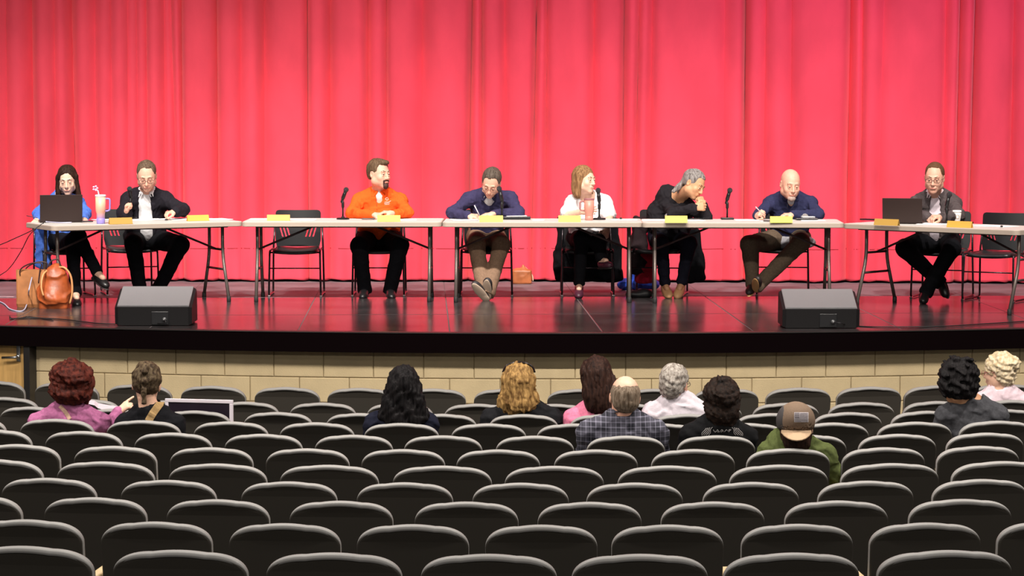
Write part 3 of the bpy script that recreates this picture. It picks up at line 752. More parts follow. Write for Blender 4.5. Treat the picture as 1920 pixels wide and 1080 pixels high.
# eyeglasses on the table
def spectacles(px, py, label, d=None):
    p = ont(px, py); t = thing('eyeglasses', label, 'glasses', (p.x, p.y, TZ+0.0015))
    m = mat('glasses_grey', (0.35, 0.33, 0.33), 0.3, metal=0.5)
    bm = BM()
    for s in (-1, 1):
        tube(bm, [Vector((s*0.037+0.027*math.cos(a), 0, 0.026+0.023*math.sin(a))) for a in [i*math.pi/8 for i in range(17)]], 0.003, 6)
    tube(bm, [(-0.012, 0, 0.03), (0, 0, 0.034), (0.012, 0, 0.03)], 0.0025, 6)
    obj('rim', fin(bm, True), t, m)
    for s in (-1, 1):
        bm = BM(); tube(bm, [(s*0.064, 0.0, 0.035), (s*0.066, 0.09, 0.03), (s*0.066, 0.13, 0.006)], 0.0022, 6); obj('temple', fin(bm, True), t, m)
        bm = BM(); lathe(bm, [(0.025, -0.0006), (0.025, 0.0006)], (s*0.037, 0, 0.026), 16, Matrix.Rotation(R(90), 3, 'X')); obj('lens', fin(bm), t, mat('lens_grey', (0.28, 0.25, 0.25), 0.1, spec=0.8))
spectacles(1260, 410.5, 'grey eyeglasses standing behind the grey haired woman\'s name card')
spectacles(1502, 411.3, 'grey eyeglasses standing on the table beside the bald man')
# ================================================================== STAGE MONITORS
M_MON = mat('monitor_black', (0.012, 0.011, 0.012), 0.5, spec=0.3)
M_GRL = mat('monitor_grille', (0.36, 0.35, 0.37), 0.55, spec=0.4, bump=0.6, bscale=700, metal=0.2)
def wedge(pxl, pxr, ytop, ymid, ybot, yaw, label):
    pl = G(pxl, ybot); pr = G(pxr, ybot); d = pl.y; wd = (pxr-pxl)/FPX*d
    c = G((pxl+pxr)/2, ybot); t = thing('stage_monitor', label, 'loudspeaker', (c.x, c.y, 0), R(yaw), 'wedge monitors on the stage edge')
    hz = W((pxl+pxr)/2, ymid, d).z
    dtop = 0.36; zt = W((pxl+pxr)/2, ytop, d+dtop).z
    hw = wd/2
    # profile in (y,z); a chamfered foot at the back
    P = [(0.0, 0.004), (-0.012, hz), (dtop-0.015, zt), (dtop+0.03, zt-0.03), (dtop+0.06, 0.004)]
    bm = BM()
    def ring(x, s): 
        cy = 0.2; cz = 0.13
        return [(x, cy+(y-cy)*s, max(0.004, cz+(z-cz)*s)) for y, z in P]
    loft(bm, [ring(-hw, 0.90), ring(-hw+0.028, 1.0), ring(hw-0.028, 1.0), ring(hw, 0.90)]); obj('cabinet', fin(bm), t, M_MON)
    bm = BM(); a = Vector((0, -0.012, hz)); b = Vector((0, dtop-0.015, zt)); nrm = Vector((0, -(b.z-a.z), b.y-a.y)).normalized()
    if nrm.z < 0: nrm = -nrm
    u = (b-a); rr = []
    for off, s in ((0.0, 0.0), (0.010, 0.0), (0.014, 0.008)):
        rr.append([Vector((x*(hw-0.022-s), 0, 0))+a+u*(0.03+s if v == 0 else 0.97-s)+nrm*off for x, v in ((-1, 0), (1, 0), (1, 1), (-1, 1))])
    loft(bm, rr); obj('grille', fin(bm), t, M_GRL)
    bm = BM(); box(bm, (hw*0.18, -0.008, hz*0.42), (0.14, 0.01, 0.11), None, 0.004); pl_ = obj('connector_plate', fin(bm), t, mat('plate_dark', (0.02, 0.02, 0.022), 0.3))
    bm = BM(); lathe(bm, [(0.017, 0), (0.017, 0.02), (0.010, 0.024), (0.009, 0.05)], (hw*0.3, -0.012, hz*0.36), 12, Matrix.Rotation(R(90), 3, 'X')); obj('plug', fin(bm, True), pl_, mat('plug_grey', (0.35, 0.35, 0.36), 0.3, metal=0.7))
    return t, hw, hz, c
mA = wedge(215, 360, 538, 576, 611, 0, 'black wedge monitor with grey grille at the left of the stage edge')
mB = wedge(1467, 1612, 543, 580, 616, 0, 'black wedge monitor with grey grille at the right of the stage edge')
for n_, (t_, hw_, hz_, c_) in enumerate((mA, mB)):
    for k, s in enumerate((-1, 1)):
        bm = BM()
        x = s*(hw_-0.004); box(bm, (x, 0.2, 0.12), (0.006, 0.09, 0.03), None, 0.002); obj('side_handle', fin(bm), t_, M_PHONE)
# ================================================================== CABLES
M_CAB = mat('cable_black', (0.02, 0.018, 0.02), 0.5); M_CABG = mat('cable_grey_blue', (0.45, 0.45, 0.60), 0.5)
def cable(pts, r, m, label, name='cable', n=8):
    bm = BM(); tube(bm, catmull(pts, n), r, 6); o = obj(name, fin(bm, True), None, m); tag(o, label, 'cable'); return o
def g0(px, py, z=0.006): return G(px, py, z)
cable([g0(18, 598), g0(60, 596), g0(120, 599), g0(180, 606), g0(216, 607.5), g0(240, 607), g0(254, 605.8), Vector((mA[3].x+mA[1]*0.3, mA[3].y-0.07, 0.03)), Vector((mA[3].x+mA[1]*0.3, mA[3].y-0.055, mA[2]*0.36))], 0.005, M_CAB, 'black cable along the stage edge to the left wedge monitor')
cable([Vector((mB[3].x+mB[1]*0.3, mB[3].y-0.055, mB[2]*0.36)), Vector((mB[3].x+mB[1]*0.3+0.06, mB[3].y-0.09, 0.05)), g0(1600, 611), g0(1660, 613), g0(1760, 612), g0(1850, 607), g0(1930, 602), g0(1990, 600)], 0.005, M_CAB, 'black cable running from the right wedge monitor off to the right')
cable([g0(-60, 552), g0(0, 566), g0(20, 580), g0(44, 582), g0(53, 570)+Vector((0, 0, 0.05)), W(54, 545, 23.55), W(60, 520, 23.9)], 0.006, M_CABG, 'thick grey blue cable looping on the floor by the tan tote bag')
cable([W(86, 420, 23.9)+Vector((0, 0, 0.02)), ont(112, 417.5, 0.012), ont(135, 417.0, 0.012)+Vector((0, -.02, 0))], 0.006, M_CABG, 'short grey cable lying across the front of the left laptop')
cable([ont(82, 418, 0.01), W(60, 432, 24.0), W(30, 446, 24.2), W(0, 459, 24.4), W(-60, 480, 24.6)], 0.004, M_CAB, 'thin black cable leaving the left table straight to the left')
cable([ont(78, 420, 0.01), W(56, 440, 23.9), W(40, 470, 24.2), W(20, 500, 24.5), W(0, 516, 24.9), g0(-60, 548)], 0.004, M_CAB, 'thin black cable dropping from the left table in a slack curve')
cable([g0(18, 592), g0(22, 597), g0(40, 596), g0(55, 594), g0(100, 600)], 0.005, M_CAB, 'short black cable end lying near the tan tote bag')
# strips of tape and scuffs
def tape(a, b, wd, label):
    A, B_ = g0(*a, 0.0015), g0(*b, 0.0015); d = (B_-A).normalized(); s = Vector((-d.y, d.x, 0))*wd/2
    bm = BM(); loft(bm, [[A+s, B_+s, B_-s, A-s], [p+Vector((0, 0, 0.0008)) for p in (A+s, B_+s, B_-s, A-s)]]); o = obj('floor_tape', fin(bm), None, mat('tape_white', (0.7, 0.55, 0.6), 0.6)); tag(o, label, 'tape')
tape((-20, 556), (27, 556.5), 0.05, 'short white tape strip on the floor left of the tan tote')
# ================================================================== BAGS
M_TOTE = mat('tan_leather', (0.42, 0.17, 0.065), 0.4, var=0.2, vscale=7); M_TOTE2 = mat('dark_handle', (0.05, 0.02, 0.02), 0.5)
tb = g0(54, 577, 0)
t = thing('tote_bag', 'tan leather tote bag standing open on the floor at the left', 'bag', (tb.x, tb.y+0.02, 0), R(-12))
bm = BM()
loft(bm, [[Vector((x*0.125*s, y*0.065*s2+0.08, z)) for x, y in ((-1, -1), (-.9, -1.1), (0, -1.05), (.9, -1.1), (1, -1), (1.05, 0), (1, 1), (0, 1.05), (-1, 1), (-1.05, 0))] for z, s, s2 in ((0.0, .96, .95), (0.03, 1.0, 1.1), (0.15, 1.0, 1.0), (0.28, 1.05, .8), (0.335, 1.08, .7), (0.335, 1.03, .6), (0.1, 0.9, .6))])
obj('bag_body', fin(bm), t, M_TOTE)
for y in (0.015, 0.14):
    bm = BM(); tube(bm, catmull([(-0.09, y, 0.29), (-0.088, y, 0.33), (-0.04, y-0.01, 0.37), (0.05, y-0.02, 0.40), (0.12, y-0.01, 0.39), (0.10, y, 0.33), (0.085, y, 0.22)], 5), 0.006, 6); obj('bag_handle', fin(bm, True), t, M_TOTE2)
M_BP = mat('cognac_leather', (0.36, 0.075, 0.018), 0.42, var=0.25, vscale=9, bump=0.5, bscale=14)
bb = g0(101, 578, 0); o_ = np.array([bb.x, bb.y+0.03, 0])
pr = [E(o_+[0, 0, .13], (.15, .115, .14), k=.03), E(o_+[.01, .01, .24], (.12, .09, .13), k=.03), E(o_+[0, -.06, .10], (.11, .08, .09), k=.02), E(o_+[.02, .02, .34], (.05, .04, .05), k=.02), B(o_+[0, 0, .05], (.10, .06, .04), rad=.03, k=.03)]
me = sdf_mesh('backpack', pr, 0.008, noise=(0.016, 26, 4)); bo = obj('backpack', local(me, o_), None, M_BP); bo.location = o_; tag(bo, 'cognac leather backpack slumped on the floor in front of the tan tote', 'bag')
bm = BM(); tube(bm, catmull([(-.05, -.02, .34), (-.08, -.10, .30), (-.09, -.14, .2), (-.07, -.15, .12)], 5), 0.009, 6); tube(bm, catmull([(.03, 0, .36), (.10, -.03, .36), (.155, -.03, .28), (.165, -.03, .14), (.14, -.03, .04)], 5), 0.010, 6); obj('shoulder_strap', fin(bm, True), bo, mat('strap_tan', (0.62, 0.30, 0.12), 0.5))
bm = BM(); tube(bm, catmull([(-.06, -.0, .35), (-.02, -.01, .42), (.04, 0, .43), (.06, 0, .36)], 5), 0.007, 6); obj('top_handle', fin(bm, True), bo, M_TOTE2)
hb = g0(979, 533, 0); o_ = np.array([hb.x, hb.y+0.06, 0])
pr = [B(o_+[0, 0, .07], (.075, .03, .05), rad=.02, k=.02), E(o_+[0, 0, .06], (.10, .05, .065), k=.02), E(o_+[-.03, 0, .11], (.075, .04, .05), k=.02), C(o_+[.03, 0, .12], o_+[.01, 0, .185], .035, .010, k=.03)]
me = sdf_mesh('handbag', pr, 0.006, noise=(0.004, 30, 8)); bo = obj('handbag', local(me, o_), None, mat('brown_leather', (0.42, 0.13, 0.045), 0.45, var=0.2, vscale=12)); bo.location = o_; tag(bo, 'small tan leather handbag on the floor against the curtain', 'bag')
bm = BM(); tube(bm, catmull([(.015, 0, .18), (.06, .0, .14), (.10, 0, .09), (.11, -.01, .03)], 5), 0.006, 6); obj('shoulder_strap', fin(bm, True), bo, mat('strap_cream', (0.75, 0.5, 0.35), 0.5))
def blob(px, py, parts, m, label, cat, name, noise, h=0.008):
    b0 = g0(px, py, 0); o_ = np.array([b0.x, b0.y, 0]); pr = [E(o_+np.array(c), r, k=.03) for c, r in parts]
    me = sdf_mesh(name, pr, h, noise=noise); bo = obj(name, local(me, o_), None, m); bo.location = o_; tag(bo, label, cat); return bo
blob(1194, 545, [((-.08, .10, .055), (.10, .07, .055)), ((.02, .08, .10), (.08, .06, .09)), ((.13, .10, .055), (.09, .07, .05)), ((-.01, .10, .16), (.05, .04, .06))], mat('blue_nylon', (0.04, 0.12, 0.75), 0.4), 'crumpled bright blue bag on the floor behind the grey haired woman\'s table leg', 'bag', 'shopping_bag', (0.016, 38, 3))
blob(1200, 559, [((0, .09, .03), (.13, .07, .035)), ((.05, .09, .045), (.07, .06, .035))], mat('bag_black', (0.012, 0.012, 0.014), 0.5), 'small black bag on the floor in front of the blue bag', 'bag', 'satchel', (0.006, 25, 6))
# ================================================================== HALL SEATS
M_SHELL = mat('seat_shell', (0.040, 0.035, 0.029), 0.6, spec=0.2)
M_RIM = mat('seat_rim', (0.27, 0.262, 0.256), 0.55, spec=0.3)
M_CUSH = mat('seat_cushion', (0.05, 0.048, 0.045), 0.9, var=0.2, vscale=200)
M_ARMW = mat('armrest_wood', (0.62, 0.45, 0.24), 0.5, var=0.15, vscale=9, stretch=(1, 6, 1))
M_POST = mat('standard_black', (0.015, 0.014, 0.013), 0.5)
SW, SH = 0.52, 0.52      # width and height of the back
def seat_outline(n=14, rx=0.155, ry=0.078, grow=0.0, arch=0.008):
    """half: from the lower left up over the top to the lower right, (x,z) with z=0 at the top middle"""
    hw = SW/2+grow; P = [(-hw*0.95, -SH), (-hw*0.99, -SH*0.5)]
    e = 2.1
    for i in range(n+1):
        a = math.pi/2*i/n
        x = -hw+rx-rx*(math.cos(a)**(2/e)); z = -ry-arch+ry*(math.sin(a)**(2/e))+grow
        P.append((x, z))
    k = 8
    for i in range(1, k): 
        x = (-hw+rx)+(2*(hw-rx))*i/k
        P.append((x, grow-arch+arch*(1-(x/(hw-rx))**2)))
    P += [(-x, z) for x, z in P[n+2::-1]]
    return P
def back_mesh():
    O = seat_outline(); bm = BM(); T = 0.05
    def bow(x): return -0.012*(1-(x/(SW/2))**2)
    def lean(z): return -0.12*z*-1
    rings = []
    for y, s in ((-0.004, 0.975), (0.0, 0.993), (0.007, 1.0), (T, 1.0), (T+0.006, 0.96)):
        rings.append([(x*s, y+bow(x)+0.16*(-z), z*(s if z < -0.2 else 1)-(1-s)*0.12) for x, z in O])
    loft(bm, rings); return fin(bm)
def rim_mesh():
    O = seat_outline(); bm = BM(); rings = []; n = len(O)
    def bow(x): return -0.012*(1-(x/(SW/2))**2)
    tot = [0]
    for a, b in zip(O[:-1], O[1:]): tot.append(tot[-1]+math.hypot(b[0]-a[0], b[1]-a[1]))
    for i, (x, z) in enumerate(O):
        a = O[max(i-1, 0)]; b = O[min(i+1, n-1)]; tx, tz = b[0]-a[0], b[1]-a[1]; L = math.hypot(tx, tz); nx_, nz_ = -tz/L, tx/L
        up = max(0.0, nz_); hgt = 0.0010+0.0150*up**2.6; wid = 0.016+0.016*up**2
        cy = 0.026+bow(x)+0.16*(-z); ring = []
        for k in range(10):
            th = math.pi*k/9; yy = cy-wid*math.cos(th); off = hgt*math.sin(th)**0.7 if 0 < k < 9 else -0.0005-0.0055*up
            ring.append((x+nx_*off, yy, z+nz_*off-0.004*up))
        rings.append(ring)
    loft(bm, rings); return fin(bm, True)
def mesh_of(bm, name, m):
    me = bpy.data.meshes.new(name); bm.to_mesh(me); bm.free(); me.materials.append(m); return me
ME_BACK = mesh_of(back_mesh(), 'seat_back', M_SHELL); ME_RIM = mesh_of(rim_mesh(), 'rim', M_RIM)
for f in ME_BACK.polygons: f.use_smooth = False
def cushion():
    bm = BM(); box(bm, (0, 0.20, -0.40), (SW*0.9, 0.09, 0.40), Euler((R(-14), 0, 0)), 0.03, 3)
    for v in bm.verts: pass
    return fin(bm, True)
bmc = BM(); box(bmc, (0, 0, 0), (SW*0.88, 0.085, 0.38), Euler((R(-12), 0, 0)), 0.03, 3); bmesh.ops.translate(bmc, vec=(0, 0.17, -0.44), verts=bmc.verts)
ME_UP = mesh_of(fin(bmc, True), 'seat_cushion', M_CUSH)
bmc = BM(); box(bmc, (0, 0, 0), (SW*0.88, 0.42, 0.085), Euler((R(4), 0, 0)), 0.03, 3); bmesh.ops.translate(bmc, vec=(0, 0.31, -0.45), verts=bmc.verts)
ME_DOWN = mesh_of(fin(bmc, True), 'seat_cushion', M_CUSH)
bmc = BM(); box(bmc, (0, 0.12, -0.56), (0.035, 0.30, 0.62), None, 0.01); box(bmc, (0, 0.12, -0.862), (0.06, 0.34, 0.012), None, 0.004)
ME_POST = mesh_of(fin(bmc), 'seat_support', M_POST)
bmc = BM(); box(bmc, (0, 0.17, -0.235), (0.05, 0.32, 0.03), None, 0.012, 3); ME_ARM = mesh_of(fin(bmc, True), 'armrest', M_ARMW)
# rows from the stage back to the camera: left edges of the backs in pixels, back width px, image height of the top at three columns
ROWS = [
 (19.50, 123, [-78, 60, 197, 336, 475, 612, 750, 888, 1026, 1164, 1301, 1437, 1570, 1697, 1822], ((122, 717.5), (960, 729.5), (1750, 723))),
 (18.45, 126, [-55, 98, 248, 396, 541, 686, 832, 977, 1122, 1267, 1412, 1554, 1694, 1832], ((30, 745.5), (960, 757.5), (1750, 752.5))),
 (17.50, 131, [-6, 147, 300, 454, 609, 763, 916, 1068, 1224, 1380, 1526, 1672, 1818], ((30, 762), (980, 777), (1750, 770.5))),
 (16.60, 142, [-132, 33, 196, 360, 522, 681, 845, 1006, 1168, 1330, 1490, 1646, 1800], ((100, 785.7), (960, 794.5), (1710, 791.3))),
 (15.70, 148, [-90, 80, 248, 418, 588, 756, 929, 1100, 1270, 1442, 1611, 1776], ((150, 808.7), (1000, 817.5), (1840, 812))),
 (14.80, 158, [-47, 134, 315, 496, 676, 855, 1039, 1222, 1401, 1580, 1758], ((30, 833.3), (1050, 843.5), (1840, 836.7))),
 (13.90, 187, [-108, 101, 312, 522, 735, 946, 1159, 1369, 1578, 1786], ((190, 866), (1050, 874.3), (1850, 866))),
 (13.05, 182, [-3, 222, 449, 667, 885, 1100, 1319, 1535, 1750], ((95, 897), (1050, 906), (1850, 899))),
 (12.10, 196, [-157, 77, 308, 540, 776, 1008, 1240, 1473, 1706], ((170, 933.3), (1050, 942), (1800, 936.7))),
 (11.15, 212, [-58, 184, 426, 667, 909, 1147, 1391, 1632, 1872], ((80, 975.7), (1150, 985), (1850, 979.5))),
 (10.20, 258, [-85, 205, 495, 787, 1072, 1358, 1647], ((45, 1025), (1200, 1040), (1772, 1033))),
]
ORD = ['first', 'second', 'third', 'fourth', 'fifth', 'sixth', 'seventh', 'eighth', 'ninth', 'tenth', 'eleventh', 'twelfth', 'thirteenth', 'fourteenth', 'fifteenth']
SEAT = {}
OCC = {(3, 1), (3, 2), (3, 5), (2, 6), (2, 7), (4, 7), (2, 8), (4, 8), (5, 8), (3, 12), (1, 13)}
for ri, (dc, wpx, L, pts) in enumerate(ROWS):
    co = np.polyfit([p[0] for p in pts], [p[1] for p in pts], 2)
    ytop = lambda px: float(np.polyval(co, px))
    pc = pts[1][0]; zt = W(pc, ytop(pc), dc).z
    def place(px):
        g = G(px, ytop(px), zt); return g
    rim_up = 0.012
    prev = None
    for si, l in enumerate(L):
        if l > 1935: continue
        pc_ = l+wpx/2; p = place(pc_); p1 = place(pc_-40); p2 = place(pc_+40)
        yaw = math.atan2(p2.y-p1.y, p2.x-p1.x)
        wid = wpx/FPX*p.y/math.cos(yaw)
        rname = 'the row nearest the stage' if ri == 0 else ('the nearest row to the camera' if ri == 10 else 'the %s row from the stage' % ORD[ri])
        nm = ORD[si]
        lab = 'dark auditorium seat with grey rim, %s from left in %s' % (nm, rname)
        t = thing('auditorium_seat', lab, 'seat', (p.x, p.y, zt-rim_up), yaw, 'dark auditorium seats in rows')
        t.scale = (wid/SW, 1, 1)
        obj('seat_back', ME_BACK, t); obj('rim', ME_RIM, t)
        obj('seat_cushion', ME_DOWN if (ri, si) in OCC else ME_UP, t)
        SEAT[(ri, si)] = (p.copy(), yaw, wid, zt)
        # arm support on the seat's left side (it carries the shared armrest)
        gp = (L[1]-L[0]-wpx)/2 if si < 1 else (l-L[si-1]-wpx)/2
        lx = -SW/2-(gp/FPX*p.y)/(wid/SW)
        for me_, nm_ in ((ME_POST, 'seat_support'), (ME_ARM, 'armrest')):
            c = obj(nm_, me_, t); c.location = (lx, 0, 0); c.scale = (SW/wid, 1, 1)
            if nm_ == 'seat_support':
                hgt = zt-rim_up-hall_z(p.y+0.1); s = (hgt-0.25)/0.618; c.scale = (SW/wid, 1, s); c.location.z = -0.25+0.25*s
                c.location.z = -hgt+0.868*s
# ================================================================== PEOPLE
def skin(name, col): return mat('skin_'+name, col, 0.5, spec=0.35, var=0.06, vscale=40)
SK_L = skin('light', (0.78, 0.47, 0.34)); SK_P = skin('pink', (0.74, 0.40, 0.29)); SK_T = skin('tan', (0.60, 0.31, 0.17)); SK_B = skin('pale', (0.80, 0.50, 0.37))
def cloth(name, col, var=0.12, sheen=0.0, rough=0.9, vs=60): return mat('cloth_'+name, col, rough, spec=0.1, var=var, vscale=vs, sheen=sheen, bump=0.25, bscale=45)
def hairm(name, a, b, st=(1, 1, 0.12), vs=90): return mat('hair_'+name, a, 0.6, spec=0.12, col2=b, vscale=vs, stretch=st, bump=0.5, bscale=220)
N_ = lambda v: np.array(v, float)
def un(v): v = N_(v); return v/np.linalg.norm(v)
def hand(P, FI, wrist, f, n, ts, curl=(25, 35, 25), size=1.0, spread=1.0, point=None):
    w0 = N_(wrist); f = un(f); n = N_(n); n = un(n-f*(n@f)); s = np.cross(f, n)
    S = size
    P.append(C(w0, w0+f*0.02, 0.024*S, 0.025*S, k=.015))
    Ls = [0.068, 0.077, 0.071, 0.056]
    for i in range(4):
        o = (1.5-i)*0.0195*ts*spread; base = w0+f*(0.082-0.004*abs(i-1.2))*S+s*o*S
        P.append(C(w0+f*0.012+s*o*0.55*S, base, 0.0155*S, 0.0125*S, k=.012))
        d = f.copy(); p = base.copy(); ang = 0; cl = curl if not (point is not None and i == point) else (5, 8, 5)
        for j, fr in enumerate((0.45, 0.31, 0.24)):
            ang += R(cl[j]*(1+0.08*i)); d = f*math.cos(ang)+n*math.sin(ang)+s*(0.06*(1.5-i)*ts)
            q = p+un(d)*Ls[i]*fr*S; P.append(C(p, q, (0.0098-0.0008*j)*S, (0.0092-0.0009*j)*S, k=.003)); p = q
    b = w0+f*0.022*S+s*0.022*ts*S+n*0.006; d1 = un(f*0.62+s*ts*0.62+n*0.42); m1 = b+d1*0.042*S; d2 = un(f*0.9+s*ts*0.12+n*0.38); m2 = m1+d2*0.030*S; d3 = un(f*0.9-s*ts*0.1+n*0.45)
    P.append(C(b, m1, 0.0165*S, 0.0125*S, k=.012)); P.append(C(m1, m2, 0.012*S, 0.0108*S, k=.004)); P.append(C(m2, m2+d3*0.026*S, 0.0108*S, 0.009*S, k=.004))
    c = w0+f*0.07; FI.append((c-0.10, c+0.10))
def head_frame(yaw, pitch, roll):
    return np.array((Matrix.Rotation(R(yaw), 3, 'Z') @ Matrix.Rotation(R(pitch), 3, 'X') @ Matrix.Rotation(R(roll), 3, 'Y')))
class Hd:
    def __init__(s, c, yaw=0, pitch=0, roll=0, sc=1.0, wide=1.0): s.c = N_(c); s.H = head_frame(yaw, pitch, roll); s.s = sc; s.w = wide
    def p(s, x, y, z): return s.c+s.H@(N_((x*s.w, y, z))*s.s)
    def r(s, *a): return tuple(q*s.s*(s.w if i == 0 else 1) for i, q in enumerate(a))
def head_prims(h, female=False, fat=0.0, mouth=0.0):
    P = []; p, r, H = h.p, h.r, h.H; jw = 0.90 if female else 1.0
    P.append(E(p(0, .018, .035), r(.077, .096, .088), H, k=.02))
    P.append(E(p(0, -.022, -.018), r(.066*jw+fat*.4, .068, .088), H, k=.03))
    P.append(E(p(0, -.035, -.065), r(.050*jw+fat, .052+fat*.3, .045), H, k=.03))
    P.append(E(p(0, -.068, -.100), r(.026*jw+fat*.5, .022, .020), H, k=.022))                      # chin
    for s in (-1, 1):
        P.append(E(p(s*.040, -.060, -.028), r(.022+fat*.4, .022, .024), H, k=.02))            # cheek
        P.append(E(p(s*.056, .000, -.060), r(.020+fat*.5, .03, .03), H, k=.03))              # jaw angle
    P.append(C(p(-.036, -.080, .024), p(.036, -.080, .024), .010*h.s, k=.014))              # brow ridge
    for s in (-1, 1): P.append(E(p(s*.031, -.098, .004), r(.019, .018, .012), H, k=.012, sign=-1))
    P.append(C(p(0, -.086, .014), p(0, -.108, -.030), .0075*h.s, .0115*h.s, k=.010))
    P.append(C(p(-.011, -.099, -.034), p(.011, -.099, -.034), .0085*h.s, k=.006))
    P.append(C(p(-.018, -.089, -.060), p(.018, -.089, -.060), .0085*h.s, k=.008))
    P.append(C(p(-.013, -.087, -.071), p(.013, -.087, -.071), .008*h.s, k=.008))
    for s in (-1, 1):
        P.append(E(p(s*.078, .012, -.004), r(.008, .018, .031), H, k=.008)); P.append(E(p(s*.083, .008, -.002), r(.006, .010, .018), H, k=.004, sign=-1))
    return P
def hair_prims(h, kind):
    p, r, H = h.p, h.r, h.H; P = []
    if kind in ('short', 'recede', 'crop', 'balding'):
        t = {'short': .005, 'recede': .002, 'crop': .005, 'balding': .009}[kind]
        P.append(E(p(0, .024, .040), r(.079+t, .097+t, .088+t), H, k=0)); P.append(E(p(0, .07, -.01), r(.062, .045, .055), H, k=.03))
        if kind == 'short': P.append(E(p(.01, -.040, .100), r(.050, .045, .022), H, k=.02))
        hl = {'short': .070, 'recede': .088, 'crop': .080, 'balding': .10}[kind]
        P.append(B(p(0, -.15, -.05), r(.13, .10, hl+.05), H, rad=.012, k=.008, sign=-1))
        P.append(B(p(0, .0, -.14), r(.2, .2, .085), H, rad=.005, k=.01, sign=-1))
        for s in (-1, 1): P.append(E(p(s*.088, .005, -.012), r(.022, .026, .042), H, k=.006, sign=-1))
        if kind == 'balding': P.append(E(p(0, .0, .135), r(.055, .085, .06), H, k=.01, sign=-1))
        if kind == 'recede':
            for s in (-1, 1): P.append(E(p(s*.055, -.075, .10), r(.03, .05, .035), H, k=.01, sign=-1))
    elif kind == 'long':       # straight, to below the shoulders, parted
        P.append(E(p(0, .026, .038), r(.084, .104, .094), H, k=0)); P.append(E(p(0, .07, -.06), r(.082, .050, .13), H, k=.03))
        for s in (-1, 1): P.append(C(p(s*.078, .0, .03), p(s*.092, -.025, -.17), .019*h.s, .024*h.s, k=.03))
        P.append(E(p(0, -.108, -.012), r(.068, .078, .112), H, k=.01, sign=-1))
    elif kind == 'bob':        # shoulder length, side swept
        P.append(E(p(0, .026, .038), r(.084, .104, .094), H, k=0)); P.append(E(p(0, .065, -.05), r(.084, .052, .125), H, k=.03))
        for s in (-1, 1): P.append(C(p(s*.080, .0, .03), p(s*.094, -.005, -.135), .020*h.s, .026*h.s, k=.03))
        P.append(E(p(0, -.110, -.03), r(.070, .075, .112), H, k=.01, sign=-1))
    elif kind == 'tied':       # pulled back with loose strands behind
        P.append(E(p(0, .024, .040), r(.086, .104, .094), H, k=0)); P.append(E(p(0, .10, .045), r(.04, .035, .04), H, k=.02))
        P.append(C(p(0, .09, -.02), p(-.04, .12, -.14), .035*h.s, .018*h.s, k=.03)); P.append(C(p(.04, .08, -.02), p(.03, .11, -.13), .022*h.s, .012*h.s, k=.02))
        P.append(B(p(0, -.15, -.05), r(.13, .10, .12), H, rad=.012, k=.008, sign=-1)); P.append(B(p(0, -.02, -.14), r(.2, .10, .095), H, rad=.005, k=.01, sign=-1))
        for s in (-1, 1): P.append(E(p(s*.088, .005, -.012), r(.020, .024, .036), H, k=.006, sign=-1))
    return P
